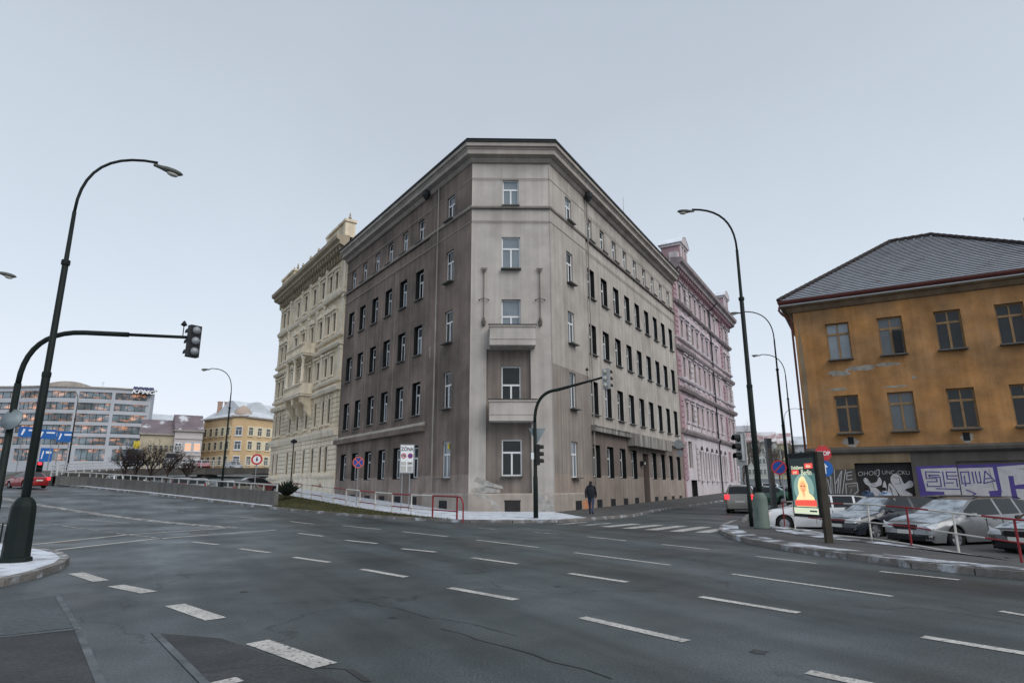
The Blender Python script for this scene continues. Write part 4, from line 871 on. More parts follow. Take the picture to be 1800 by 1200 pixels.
def house(label, px0, d0, px1, d1, z0, ze, zr, cols, rows, mw, mr, depth=14, wsz=(1.1, 1.9), extra=None, name='town_house', parent=None, bands=None, wm='win_white', glass='glass_b', lit=()):
    F, W_ = pframe(px0, d0, px1, d1); root = parent or empty(name, label, 'building', F @ Matrix.Translation((W_ / 2, 0, z0)))
    m = MB(); m.box(0, W_, 0, depth, z0, ze); m.obj('wall', mw, root, F)
    m = MB(); m.box(-.3, W_ + .3, -.5, depth, ze, ze + .35); m.obj('eaves', 'cornice_grey', root, F)
    m = MB(); m.prism([(-.5, ze + .36), (depth, ze + .36), (depth * .55, zr), (depth * .45, zr)], -.2, W_ + .2, 0, Matrix.Rotation(R(90), 4, 'Z') @ Matrix.Diagonal((1, -1, 1, 1))); ro = m.obj('roof', mr, root, F)
    fm = MB(); a, b = wsz; fm.box(-a / 2 - .12, a / 2 + .12, -.10, .0, -.15, b + .15, 0); fm.box(-a / 2 - .2, a / 2 + .2, -.2, 0, -.28, -.153, 0); fme = fm.mesh('window', wm)
    gm = MB(); gm.box(-a / 2, -.06, -.12, -.101, .05, b * .64); gm.box(.06, a / 2, -.12, -.101, .05, b * .64); gm.box(-a / 2, a / 2, -.12, -.101, b * .64 + .1, b - .05)
    gme = gm.mesh('pane', glass); gml = gm.mesh('pane', 'warm_window')
    for j, r in enumerate(rows):
        for i, cx in enumerate(cols):
            x = cx * W_; o = link('window', fme, root, F @ Matrix.Translation((x, 0, r))); link('pane', gml if (i, j) in lit else gme, o, F @ Matrix.Translation((x, 0, r)))
    for z in (bands or []): m = MB(); m.box(-.1, W_ + .1, -.22, -.0, z, z + .25); m.obj('string_course', mw if isinstance(mw, str) else 'cornice_grey', root, F)
    return root, ro, F, W_
mat('house_yellow', (.55, .395, .23), .9, .08, .3); mat('house_yellow_pale', (.66, .58, .42), .9, .08, .3); mat('house_cream', (.42, .37, .28), .9, .1, .3); mat('house_white', (.46, .43, .43), .9, .08, .3); mat('house_tan', (.40, .32, .27), .9, .1, .3)
mat('roof_snow', (.54, .58, .62), .9, .1, .4, col2=(.42, .45, .48), mscale=.3, mlo=.5, mhi=.7); mat('roof_plum', (.17, .14, .155), .9, .15, .4, col2=(.55, .57, .6), mscale=.35, mlo=.55, mhi=.63)
yh, ro, F, W_ = house('yellow corner house with snowy roof and pale panels between its windows', 347, 182, 398, 170, 2, 18.7, 23.2, [.1, .3, .5, .7, .9], [14.4, 10.9, 7.2], 'house_yellow', 'roof_snow', 13, (1.0, 2.0), wm='house_yellow_pale')
m = MB()
for r in (14.3, 10.8, 7.1): m.box(.4, W_ - .2, -.05, 0, r, r + 2.4)
tag(m.obj('panel_band', 'house_yellow_pale', yh, F), kind='stuff')
house('', 398, 170, 424, 169, 2, 18.9, 22.5, [.5], [14.4, 10.9, 7.2], 'house_yellow', 'roof_snow', 13, (1.4, 2.0), parent=yh)
_, _, F, W_ = house('', 424, 169, 500, 178, 2, 18.7, 23.4, [.1, .3, .5, .7, .9], [14.4, 10.9, 7.2], 'house_yellow', 'roof_snow', 13, (1.15, 2.0), parent=yh, wm='house_yellow_pale')
m = MB()
for r in (14.3, 10.8, 7.1): m.box(.4, W_ - .2, -.05, 0, r, r + 2.4)
tag(m.obj('panel_band', 'house_yellow_pale', yh, F), kind='stuff')
F, W_ = pframe(398, 170, 424, 169); m = MB(); m.smooth = True; m.lathe([(2.3, 0), (2.2, .8), (1.7, 1.7), (.9, 2.4), (.1, 2.8)], 16, 0, Matrix.Translation((W_ / 2, 2.0, 19.2))); m.obj('dome', 'house_tan', yh, F)
for px, d, wd in ((386, 178, 1.6), (398, 178, 1.6), (421, 178, .9), (427, 178, 1.2), (437, 180, 2.4), (455, 182, 2.6)):
    p = atd(px, 720, d); m = MB(); wd *= .7; m.box(-wd / 2, wd / 2, -.4, .4, 20, 23.3); m.box(-wd / 2 - .1, wd / 2 + .1, -.5, .5, 23.3, 23.5); m.obj('chimney', 'brick_gable', yh, Fr(p.x, p.y, 0, 20))
house('low cream house with plum roof beside the office block', 236, 172, 298, 172, 2, 14.0, 18.2, [.30, .46, .62, .77, .93], [10.0, 6.4], 'house_cream', 'roof_plum', 14, (.62, 1.6), wm='house_cream')
house('low white house with two lit windows under a plum roof', 297, 171, 347, 171.5, 2, 15.0, 19.6, [.1, .21, .45, .56, .78, .89], [10.4, 6.6], 'house_white', 'roof_plum', 14, (.5, 1.7), bands=[9.2, 13.2], lit=((2, 0), (3, 0), (4, 0), (5, 0)))
house('tall tan block rising behind the plum roofs', 240, 232, 330, 236, 2, 22.8, 25.8, [.12, .28, .44, .6, .76, .9], [18.4], 'house_tan', 'roof_snow', 14, (1.4, 1.8), wm='house_tan')
# white-railed ramp and bridge behind the sunken car park
ramp = [(-44.6, 61.9, 2.7), (-46.4, 63.6, 2.75), (-48.4, 68.6, 3.1), (-50.2, 79.4, 3.75), (-48.5, 90.8, 4.4), (-40.6, 104.4, 4.8), (-20, 120, 5.0), (20, 150, 5.2)]
rb = empty('ramp_bridge', 'concrete ramp bridge with white railing beyond the sunken car park', 'bridge', Fr(-48.5, 90.8, 2.5))
m = MB(); RP = resample(ramp, 3)
for a, b in zip(RP, RP[1:]):
    d = Vector((b.x - a.x, b.y - a.y, 0)).normalized(); n_ = Vector((-d.y, d.x, 0)); V = lambda z: Vector((0, 0, z))
    def dk(p): return min(p.z - .02, gz(p.x, p.y) + .03) if p.y < 66 else p.z - .02 if p.y > 76 else p.z - .35
    lo = lambda p: V(gz(p.x, p.y) - .3 - p.z) if p.y < 84 else V(-.95)
    m.face([a + n_ * .3 + V(dk(a) - a.z), b + n_ * .3 + V(dk(b) - b.z), b + n_ * 9 + V(dk(b) - b.z), a + n_ * 9 + V(dk(a) - a.z)])
    m.face([a + lo(a), b + lo(b), b, a]); m.face([a, b, b + n_ * .3, a + n_ * .3]); m.face([a + n_ * .3, b + n_ * .3, b + n_ * .3 + V(dk(b) - b.z), a + n_ * .3 + V(dk(a) - a.z)])
    m.face([a + lo(a), a + n_ * 9 + lo(a), b + n_ * 9 + lo(b), b + lo(b)]); m.face([a + n_ * 9 + lo(a), b + n_ * 9 + lo(b), b + n_ * 9 + V(dk(b) - b.z), a + n_ * 9 + V(dk(a) - a.z)])
m.obj('deck', 'grey_render', rb, Matrix())
for p in RP[12::5]: m = MB(); m.box(-.5, .5, 1.5, 6, 0, p.z - .9); m.obj('pier', 'concrete', rb, Fr(p.x, p.y, 0))
post = MB(); post.box(-.05, .05, -.05, .05, 0, 1.1); pm_ = post.mesh('post', 'white_rail')
PP = resample([p for p in ramp[:6]], 1.9)
for p in PP: link('post', pm_, rb, Fr(p.x, p.y, p.z))
for h in (1.08, .72, .36):
    m = MB(); m.tube([p + Vector((0, 0, h)) for p in PP], .05 if h > 1 else .03, 6); m.obj('rail', 'white_rail', rb, Matrix())
# retaining wall of the road with its low rail
wp = [(-44.4, 61.7), (-40.2, 60.2), (-29.4, 52.0), (-20.9, 44.9), (-14.7, 39.7)]
wb = empty('parapet_wall', 'low grey concrete parapet wall with handrail between road and car park', 'wall', Fr(-29.4, 52, gz(-29.4, 52)))
P = resample([Vector((*p, 0)) for p in wp], 3.0)
for a, b in zip(P, P[1:]):
    m = MB(); d = (b - a).normalized(); n_ = Vector((-d.y, d.x, 0)) * .14; za, zb = gz(a.x, a.y), gz(b.x, b.y); g = d * .012
    base = [a + g - n_, b - g - n_, b - g + n_, a + g + n_]; zz = [za, zb, zb, za]; n0 = len(m.v)
    m.v += [(*q.xy, z - .3) for q, z in zip(base, zz)] + [(*q.xy, z + .95) for q, z in zip(base, zz)]; m.f += [(0, 1, 5, 4), (1, 2, 6, 5), (2, 3, 7, 6), (3, 0, 4, 7), (4, 5, 6, 7)]; m.m += [0] * 5
    m.obj('wall_panel', 'concrete', wb, Matrix())
P2 = resample([Vector((*p, gz(*p) + .95)) for p in wp], 1.5); pst = MB(); pst.box(-.04, .04, -.04, .04, 0, .36); pme = pst.mesh('post', 'concrete_pale')
for p in P2: link('post', pme, wb, Fr(*p))
m = MB(); m.tube([p + Vector((0, 0, .38)) for p in P2], .055, 6); m.obj('handrail', 'concrete_pale', wb, Matrix())
tag(sheet('snow_strip', [(-52, 68.5), (-40.4, 59.5), (-29.6, 51.3), (-21.1, 44.2), (-14.6, 38.7), (-14.8, 39.5), (-20.8, 44.7), (-29.3, 51.8), (-40.1, 60.0), (-44.3, 61.5)], .12, 'snowwalk', 2), kind='structure')

# ------------------------------------------------------------------ street furniture
def arc(p0, p1, p2, n=10):
    p0, p1, p2 = map(Vector, (p0, p1, p2)); return [p0 * (1 - t) ** 2 + p1 * 2 * t * (1 - t) + p2 * t * t for t in [i / n for i in range(n + 1)]]
def lamp(label, x, y, H, ang, reach, r=.09, base='slim', mt='pole_green', dz=0.0, tilt=.0, headmt='head_grey', group=None, basemt=None, n=10):
    z = gz(x, y) + dz; M = Fr(x, y, z, ang); root = empty('street_lamp', label, 'street lamp', M, group)
    m = MB(); m.smooth = True; j = H * .42; k = H * .70; c = min(1.7, reach)
    m.tube([(0, 0, 0), (0, 0, j), (0, 0, j + .03), (0, 0, k), (0, 0, k + .03), (0, 0, H - c)], [r * 1.25, r * 1.2, r, r * .95, r * .72, r * .62], n); m.obj('pole', mt, root, M)
    for zz in (j, k): m = MB(); m.lathe([(r * 1.32, zz - .06), (r * 1.36, zz), (r * 1.3, zz + .05)], n); m.obj('collar', mt, root, M)
    m = MB(); m.smooth = True; hz = H + tilt; m.tube([(0, 0, H - c)] + arc((0, 0, H - c), (0, 0, H + .12), (c, 0, H + .1))[1:] + ([(reach, 0, hz)] if reach > c else []), r * .5, 8); m.obj('arm', mt, root, M)
    m = MB(); m.smooth = True; sl_ = math.atan2(-tilt, max(.5, reach - c)) * -1 if tilt else 0
    hm = M @ Matrix.Translation((reach, 0, hz + .02)) @ Matrix.Rotation(.2 if tilt < 0 else 0, 4, 'Y') @ Matrix.Scale(.72, 4)
    P = [(-.12, .05, .05), (.1, .08, .07), (.3, .14, .10), (.55, .15, .10), (.72, .10, .07), (.80, .02, .02)]; nn = 10
    for xx, wy, hz_ in P:
        for q in range(nn): t = 2 * math.pi * q / nn; m.v.append((xx, wy * math.cos(t), hz_ * math.sin(t) + .02))
    for i in range(len(P) - 1):
        for q in range(nn): a = i * nn + q; b = i * nn + (q + 1) % nn; m.f.append((a, a + nn, b + nn, b)); m.m.append(0)
    m.f += [tuple(range(nn)), tuple(range((len(P) - 1) * nn, len(P) * nn))[::-1]]; m.m += [0, 0]
    h = m.obj('lamp_head', headmt, root, hm)
    m = MB(); m.smooth = True; m.lathe([(.03, -.16), (.09, -.13), (.115, -.07)], 10, 0, Matrix.Translation((.5, 0, 0)) @ Matrix.Diagonal((1.7, 1, 1, 1))); m.obj('lens', 'lens_pale', h, hm)
    bm_ = basemt or mt; m = MB()
    if base == 'big': m.smooth = False; m.lathe([(.30, 0), (.29, .08), (.25, .1), (.225, .95), (.215, 1.08), (.18, 1.18), (.13, 1.24), (.115, 1.26)], 8)
    elif base == 'box': m.smooth = True; m.lathe([(.27, 0), (.27, .05), (.255, .08), (.245, .98), (.22, 1.1), (.15, 1.2), (.12, 1.22)], 16)
    else: m.lathe([(r * 2.2, 0), (r * 2.2, .25), (r * 1.7, .3), (r * 1.6, 1.1), (r * 1.25, 1.2)], 10)
    bo = m.obj('base', bm_, root, M)
    m = MB(); m.box(-.06, .06, -.012, .0, .35, .75); m.obj('hatch', bm_, bo, M @ Matrix.Rotation(R(-ang - 60), 4, 'Z') @ Matrix.Translation((0, -.285 if base != 'slim' else -r * 1.7, 0)))
    return root
lamp('tall dark street lamp with bulky base on the snowy traffic island', -10.05, 13.15, 9.12, 26, 1.5, .066, 'big', dz=.12, tilt=-.02)
p = atz(44, 490, 8.8); lamp('dark street lamp standing beyond the long mast arm at the traffic island', p.x - 2.4, p.y - .9, 8.9, 20, 1.75, .07, tilt=-.02)
lamp('tall green street lamp with grey-green cabinet base on the right pavement', 8.68, 22.4, 11.9, 178, 1.6, .082, 'box', dz=.12, tilt=.0, basemt='box_green')
p = atd(1388, 860, 40.5); lamp('slender street lamp rising behind the lit poster stand', p.x, p.y, 12.1, 172, 1.9, .07)
p = atd(1402, 860, 54); lamp('street lamp beyond the corner of the garage house', p.x, p.y, 11.9, 172, 1.9, .07)
p = atd(1391, 860, 98); lamp('pale far street lamp at the end of the side street', p.x, p.y, 11.6, -12, 2.2, .08, mt='sign_grey')
p = atd(390, 850, 49.5); lamp('street lamp in the sunken car park behind the parapet wall', p.x, p.y, 9.4, 178, 1.85, .062)
p = atd(117, 830, 84); lamp('far street lamp standing in front of the office block', p.x, p.y, 9.9, 166, 1.2, .07)
p = atd(511, 850, 56); x, y = p.x, p.y; root = empty('path_lamp', 'short black lamp post before the cream town house', 'street lamp', Fr(x, y, gz(x, y)))
m = MB(); m.tube([(0, 0, 0), (0, 0, 4.3)], [.06, .045], 8); m.obj('pole', 'pole_green', root, Fr(x, y, gz(x, y))); m = MB(); m.lathe([(.06, 4.3), (.26, 4.36), (.28, 4.5), (.05, 4.66)], 10); m.obj('lamp_head', 'metal_dark', root, Fr(x, y, gz(x, y)))

def signal_head(root, M, n=3, mt='head_grey', lens='lens_pale', lit=None, dome=False, dmt='lens_pale'):
    """faces -y locally"""
    m = MB(); h = .33 * n; m.box(-.17, .17, 0, .2, -h / 2, h / 2); hd = m.obj('signal_head', mt, root, M)
    for i in range(n):
        z = h / 2 - .165 - i * .33; L_ = M @ Matrix.Translation((0, -.001, z)) @ Matrix.Rotation(R(90), 4, 'X')
        m = MB(); m.smooth = True; m.lathe([(.125, 0), (.115, .03), (.07, .05), (.01, .06)], 14); m.obj('lens', lit if lit and i == 0 else lens, hd, L_)
        m = MB(); k = 9
        for q in range(k - 1):
            t0, t1 = R(-20 + 220 * q / (k - 1)), R(-20 + 220 * (q + 1) / (k - 1)); f = lambda t, yy, r_: (r_ * math.cos(t), yy, r_ * math.sin(t) + z)
            m.face([f(t0, 0, .145), f(t1, 0, .145), f(t1, -.22, .14), f(t0, -.22, .14)]); m.face([f(t0, 0, .135), f(t0, -.22, .13), f(t1, -.22, .13), f(t1, 0, .135)])
        m.obj('visor', 'plastic_black', hd, M)
    if dome:
        for i in range(n): m = MB(); m.smooth = True; m.lathe([(.13, 0), (.12, .05), (.08, .10), (.01, .12)], 14); m.obj('lamp_dome', dmt, hd, M @ Matrix.Translation((0, .2, h / 2 - .165 - i * .33)) @ Matrix.Rotation(R(-90), 4, 'X'))
    return hd
# mast arm over the left carriageway
pb_ = Vector((-14.35, 17.75)); zt = 6.0; M = Fr(pb_.x, pb_.y, .12); ma = empty('traffic_signal', 'traffic signal on a long dark mast arm reaching over the left carriageway', 'traffic light', M)
e1 = Vector((-9.95, 18.75)) - pb_; d1 = e1.normalized(); L_ = e1.length
m = MB(); m.smooth = True; m.tube([(0, 0, 0), (0, 0, 1.2), (0, 0, 1.25), (0, 0, zt - 1.6)], [.12, .12, .10, .09], 10); m.obj('pole', 'pole_green', ma, M)
m = MB(); m.smooth = True; m.tube(arc((0, 0, zt - 1.6), (0, 0, zt), (d1.x * 1.5, d1.y * 1.5, zt)) + [(d1.x * 2.7, d1.y * 2.7, zt)], .075, 10); m.tube([(d1.x * 2.7, d1.y * 2.7, zt), (d1.x * (L_ + .15), d1.y * (L_ + .15), zt)], .05, 8); m.obj('mast_arm', 'pole_green', ma, M)
signal_head(ma, M @ Matrix.Translation((e1.x, e1.y - .05, zt - .15)) @ Matrix.Rotation(R(-125), 4, 'Z'), mt='sign_black', dome=True, dmt='sign_grey')
m = MB(); m.tube([(e1.x - .33, e1.y, zt), (e1.x - .33, e1.y, zt + .38)], .015, 5); m.lathe([(.02, 0), (.10, .05), (.02, .18)], 8, 0, Matrix.Translation((e1.x - .33, e1.y, zt + .36))); m.obj('detector', 'plastic_black', ma, M)
m = MB(); m.smooth = True; m.lathe([(.3, -.02), (.3, .02)], 20, 0, Matrix.Translation((.10, -.12, 3.35)) @ Matrix.Rotation(R(75), 4, 'X')); m.obj('round_sign', 'sign_back', ma, M)
# mast arm at the corner of the grey house
x, y = 1.1, 30.3; zt = 6.62; M = Fr(x, y, .12); mb_ = empty('traffic_signal', 'traffic signal with curved mast arm and give-way sign on the snowy corner', 'traffic light', M)
m = MB(); m.smooth = True; m.tube([(0, 0, 0), (0, 0, 1.9), (0, 0, 1.95), (0, 0, 4.5)], [.12, .115, .095, .085], 10); m.obj('pole', 'pole_green', mb_, M)
m = MB(); m.smooth = True; ex = (3.5, -.9, zt); m.tube(arc((0, 0, 4.5), (0, 0, 6.0), (1.1, -.28, 6.05)) + [(2.5, -.64, 6.38), ex], [.08] * 11 + [.06, .05], 10); m.obj('mast_arm', 'pole_green', mb_, M)
signal_head(mb_, M @ Matrix.Translation((3.5, -.9, zt - .15)) @ Matrix.Rotation(R(130), 4, 'Z'), mt='steel', dome=True)
m = MB(); m.tube([(2.55, -.65, 6.38), (2.55, -.65, 6.95)], .015, 5); m.lathe([(.02, 0), (.09, .05), (.02, .16)], 8, 0, Matrix.Translation((2.55, -.65, 6.92))); m.obj('detector', 'plastic_black', mb_, M)
m = MB(); m.prism([(-.42, 4.22), (.42, 4.22), (.0, 3.48)], .10, .125); m.obj('give_way_sign', 'sign_back', mb_, M @ Matrix.Translation((.12, 0, 0)))
signal_head(mb_, M @ Matrix.Translation((.18, .08, 2.95)) @ Matrix.Rotation(R(105), 4, 'Z'), mt='plastic_black', lens='plastic_black')
m = MB(); m.box(-.28, -.09, -.09, .1, 2.9, 3.35); m.obj('push_button', 'sign_white', mb_, M @ Matrix.Scale(.7, 4) @ Matrix.Translation((0, 0, 1.0)))
# signal standing on the right-hand kerb, seen from the side
p = T(1322, 931); M = Fr(p.x, p.y, .12); sg = empty('traffic_signal', 'slim traffic signal post beside the cabinet-based lamp', 'traffic light', M)
m = MB(); m.smooth = True; m.tube([(0, 0, 0), (0, 0, 1.1), (0, 0, 1.13), (0, 0, 3.35)], [.075, .075, .06, .055], 10); m.obj('pole', 'pole_green', sg, M)
signal_head(sg, M @ Matrix.Translation((-.22, -.02, 2.85)) @ Matrix.Rotation(R(-80), 4, 'Z'), mt='steel', lens='plastic_black')
m = MB(); m.box(-.02, .02, -.24, .24, 2.2, 3.4); m.obj('backing_board', 'concrete_pale', sg, M @ Matrix.Translation((-.14, 0, 0)) @ Matrix.Rotation(R(28), 4, 'Z'))
# small signal showing red at the end of the parapet wall
p = atd(67, 835, 77); M = Fr(p.x, p.y, gz(p.x, p.y), 30); rs = empty('traffic_signal', 'small dark signal showing red beside the far end of the parapet wall', 'traffic light', M); m = MB(); m.tube([(0, 0, 0), (0, 0, 2.0)], .06, 8); m.obj('pole', 'pole_green', rs, M)
signal_head(rs, M @ Matrix.Translation((0, -.08, 1.75)) @ Matrix.Diagonal((1.5, 1, 1.0, 1)), mt='plastic_black', lens='plastic_black', lit='red_lit')

# ---- signs
def disc(r, y0, y1, n=24): m = MB(); m.lathe([(r, 0), (r, y1 - y0)], n, 0, Matrix.Translation((0, y1, 0)) @ Matrix.Rotation(R(90), 4, 'X')); return m
def ring(r0, r1, y0, y1, n=24):
    m = MB()
    for i in range(n):
        a, b = 2 * math.pi * i / n, 2 * math.pi * (i + 1) / n; P = lambda r, t, y: (r * math.cos(t), y, r * math.sin(t))
        m.face([P(r0, a, y0), P(r1, a, y0), P(r1, b, y0), P(r0, b, y0)]); m.face([P(r1, a, y0), P(r1, a, y1), P(r1, b, y1), P(r1, b, y0)])
    return m
def sign_post(root, M, h, r=.03, mt='sign_grey'): m = MB(); m.tube([(0, 0, 0), (0, 0, h)], r, 8); return m.obj('post', mt, root, M)
def no_stopping(root, M, r=.33, cross=True, rm='sign_orange'):
    o = disc(r, -.03, -.01).obj('sign_plate', 'sign_blue', root, M); ring(r * .82, r, -.036, -.02).obj('red_ring', rm, o, M); m = MB()
    for s_ in ((1, -1) if cross else (-1,)): m.box(-r * .82, r * .82, -.034 - .001 * s_, -.03, -r * .08, r * .08, 0, Matrix.Rotation(R(45 * s_), 4, 'Y')); 
    m.obj('red_cross', rm, o, M)
def face_cam(x, y, turn=0): return math.degrees(math.atan2(x, y)) * -1 + turn
x, y, _ = fL(1.0, 4.3)[0], fL(1.0, 4.3)[1], 0; p = T(626, 889, .12); x, y = p.x, p.y; M = Fr(x, y, gz(x, y) + .1, face_cam(x, y, -5)); r_ = empty('no_stopping_sign', 'round blue no-stopping sign with red cross on a post behind the railing', 'road sign', M); sign_post(r_, M, 3.1); no_stopping(r_, M @ Matrix.Translation((0, -.03, 2.72)), .36)
p = T(712, 897, .12); x, y = p.x, p.y; M = Fr(x, y, gz(x, y) + .1, face_cam(x, y, 4)); z_ = empty('zone_sign', 'white ZÓNA parking board on two posts beside the railing', 'road sign', M)
for sx in (-.24, .2): sign_post(z_, M @ Matrix.Translation((sx, 0, 0)), 3.6)
m = MB(); m.box(-.42, .42, -.05, -.03, 2.12, 3.78); bd = m.obj('frame', 'sign_grey', z_, M); m = MB(); m.box(-.36, .36, -.056, -.05, 2.18, 3.72); m.obj('board', 'sign_white', bd, M)
link('lettering', text_mesh('ZÓNA', .30, 'sign_black', 0, .001, .008), bd, M @ Matrix.Translation((0, -.060, 3.50)) @ UP @ Matrix.Diagonal((.80, 1, 1, 1)))
Mi = M @ Matrix.Translation((-.19, -.04, 3.12)); o = ring(.10, .15, -.028, -.018).obj('ring_symbol', 'sign_red', bd, Mi); m = MB(); m.box(-.08, .07, -.026, -.02, -.02, .05); m.box(.02, .08, -.026, -.02, -.06, -.02); m.obj('car_symbol', 'sign_black', bd, Mi)
Mi = M @ Matrix.Translation((.19, -.04, 3.12)); disc(.15, -.026, -.018).obj('blue_symbol', 'purple', bd, Mi); ring(.115, .15, -.03, -.018).obj('ring_symbol', 'sign_red', bd, Mi)
for a, b, c_, d2 in ((-.34, -.03, 2.58, 2.78), (.03, .34, 2.58, 2.78), (-.34, -.03, 2.2, 2.54), (.03, .34, 2.2, 2.54)): m = MB(); m.box(a, b, -.06, -.056, c_, d2); m.obj('sub_panel', 'concrete_pale', bd, M)
m = MB(); m.box(.08, .29, -.064, -.06, 2.66, 2.71); m.obj('text_line', 'sign_black', bd, M)
for i in range(4): m = MB(); m.box(.09, .28, -.064, -.06, 2.26 + i * .065, 2.285 + i * .065); m.obj('text_line', 'sign_grey', bd, M)
p = atd(445, 880, 47); x, y = p.x, p.y; M = Fr(x, y, gz(x, y), face_cam(x, y)); r_ = empty('no_walking_sign', 'round white no-pedestrians sign with red ring above the parapet wall', 'road sign', M); zc = atd(445, 807, 47).z - gz(x, y)
sign_post(r_, M, zc + .2); o = disc(.34, -.05, -.035).obj('sign_plate', 'sign_white', r_, M @ Matrix.Translation((0, 0, zc))); ring(.25, .37, -.056, -.04).obj('red_ring', 'sign_red', o, M @ Matrix.Translation((0, 0, zc)))
m = MB(); m.lathe([(.03, 0), (.04, .03), (.02, .07)], 8, 0, Matrix.Translation((0, -.055, zc + .11))); m.prism([(-.03, .1), (.04, .1), (.07, -.02), (.05, -.18), (.02, -.05), (-.04, -.17), (-.06, 0)], -.058, -.052, 0, Matrix.Translation((0, 0, zc))); m.obj('walker_symbol', 'sign_black', o, M)
p = T(1388, 926); x, y = p.x + .3, p.y + .9; M = Fr(x, y, .1, face_cam(x, y, -5)); r_ = empty('no_stopping_sign', 'round blue no-stopping sign behind the lit poster', 'road sign', M); sign_post(r_, M, 3.3); zc = EYE + ray(1383, 821).z / math.hypot(*ray(1383, 821).xy) * math.hypot(x, y); no_stopping(r_, M @ Matrix.Translation((-.12, -.02, zc - .1)), .34, False, 'sign_red')
p = atd(1458, 900, 24.5); x, y = p.x, p.y; M = Fr(x, y, gz(x, y), face_cam(x, y, 25)); r_ = empty('stop_sign', 'red stop sign above a round blue arrow sign beside the lit poster', 'road sign', M); sign_post(r_, M, 3.2)
za = lambda px, py: EYE + ray(px, py).z / math.hypot(*ray(px, py).xy) * 24.5 - gz(x, y)
zc = za(1442, 797); m = MB(); m.prism([(.29 * math.cos(R(22.5 + 45 * i)), .29 * math.sin(R(22.5 + 45 * i))) for i in range(8)], -.05, -.035); M2 = M @ Matrix.Translation((0, 0, zc)); o = m.obj('sign_plate', 'sign_red', r_, M2); link('lettering', text_mesh('STOP', .19, 'sign_white', 0, .001, .004), o, M2 @ Matrix.Translation((0, -.056, 0)) @ UP)
zc = za(1446, 823); M2 = M @ Matrix.Translation((0, 0, zc)); o = disc(.28, -.05, -.035).obj('sign_plate', 'sign_bluepale', r_, M2); m = MB(); m.prism([(-.03, -.18), (.03, -.18), (.03, .04), (.1, .04), (0, .18), (-.1, .04), (-.03, .04)], -.056, -.051); m.obj('arrow', 'sign_white', o, M2)
# tall grey totem in the side street
p = atd(1359, 870, 45); x, y = p.x, p.y; m = MB(); m.box(-.16, .16, -.12, .12, 0, 4.2); m.box(-.19, .19, -.14, .14, 4.2, 4.65); m.box(-.2, .2, -.16, .16, 0, .2); M = Fr(x, y, gz(x, y), 15); tt = empty('totem', 'narrow dark grey advertising pylon beside the side-street car row', 'pylon', M); m.obj('pillar', 'sign_grey', tt, M)
m = MB(); m.box(-.13, .13, -.135, -.12, 1.6, 4.0); m.obj('panel', 'cornice_grey', tt, M)
# convex mirror and lamp disc on a bracket of the grey house
M = FRf @ Matrix.Translation((24.3, -.9, 5.1)); mr = empty('street_mirror', 'pair of grey round mirrors on a bracket of the grey house', 'mirror', M)
m = MB(); m.tube([(0, .9, 0), (0, 0, 0), (0, 0, .2)], .03, 6); m.obj('bracket', 'steel', mr, M)
for dx, dz_, r_ in ((0, .25, .42), (.25, -.55, .3)): disc(r_, -.06, -.02).obj('mirror', 'sign_grey', mr, M @ Matrix.Translation((dx, 0, dz_)) @ Matrix.Rotation(R(-75), 4, 'Z'))
# lit poster stand
x, y = 8.05, 16.65; M = Fr(x, y, .12, 99 + 180); ps = empty('poster_stand', 'illuminated poster stand with hooded woman advert on the right pavement', 'poster stand', M)
# local: x runs along the panel (towards -x of the local frame is away from camera), face looks along -y
m = MB(); m.box(-.10, .01, .03, .21, 0, 2.32); m.obj('leg', 'leg_brown', ps, M)
m = MB(); m.box(-1.30, -.11, .02, .22, .62, 2.26); m.box(-1.33, -.10, .0, .24, 2.26, 2.33); bx = m.obj('frame', 'metal_dark', ps, M)
def poster_mat(name, col, s=1.0):
    emis(name, col, s); return name
poster_mat('poster_teal', (.055, .12, .115), .8); poster_mat('poster_dark', (.012, .022, .022), .5); poster_mat('poster_glow', (.17, .27, .24), .8); poster_mat('poster_cream', (.72, .58, .30), .8); poster_mat('poster_skin', (.70, .30, .14), .9); poster_mat('poster_red', (.60, .07, .05), .85); poster_mat('poster_hair', (.28, .10, .05), .8); poster_mat('poster_foot', (.50, .54, .40), .75); poster_mat('poster_gold', (.62, .42, .16), .9)
def pp(pts, mt, y, name='poster_print'):
    m = MB(); m.prism([(-1.24 + a * 1.07, .70 + b * 1.48) for a, b in pts], y, y + .003); m.obj(name, mt, bx, M)
def ell(cx, cz, rx, rz, n=18): return [(cx + rx * math.cos(2 * math.pi * i / n), cz + rz * math.sin(2 * math.pi * i / n)) for i in range(n)]
pp([(0, 0), (1, 0), (1, 1), (0, 1)], 'poster_dark', .012, 'poster_sheet'); pp([(0, .12), (1, .12), (1, .72), (0, .72)], 'poster_teal', .009); pp(ell(.5, .46, .42, .26), 'poster_glow', .007)
pp([(.12, .13), (.15, .27), (.28, .36), (.26, .5), (.33, .62), (.46, .68), (.56, .66), (.68, .52), (.70, .37), (.88, .30), (.95, .13)], 'poster_cream', .005); pp(ell(.48, .49, .15, .115), 'poster_gold', .003); pp(ell(.48, .475, .11, .10), 'poster_skin', .001)
pp([(.37, .50), (.46, .51), (.46, .485), (.38, .48)], 'poster_hair', -.001); pp([(.5, .51), (.59, .50), (.58, .48), (.5, .485)], 'poster_hair', -.001); pp([(.44, .425), (.52, .425), (.5, .41), (.46, .41)], 'poster_red', -.001)
pp([(.42, .38), (.54, .38), (.5, .27)], 'poster_skin', .003); pp([(.08, .14), (.08, .24), (.5, .25), (.97, .25), (.97, .14)], 'poster_red', .001); pp([(.0, 0), (1, 0), (1, .11), (0, .11)], 'poster_foot', .007)
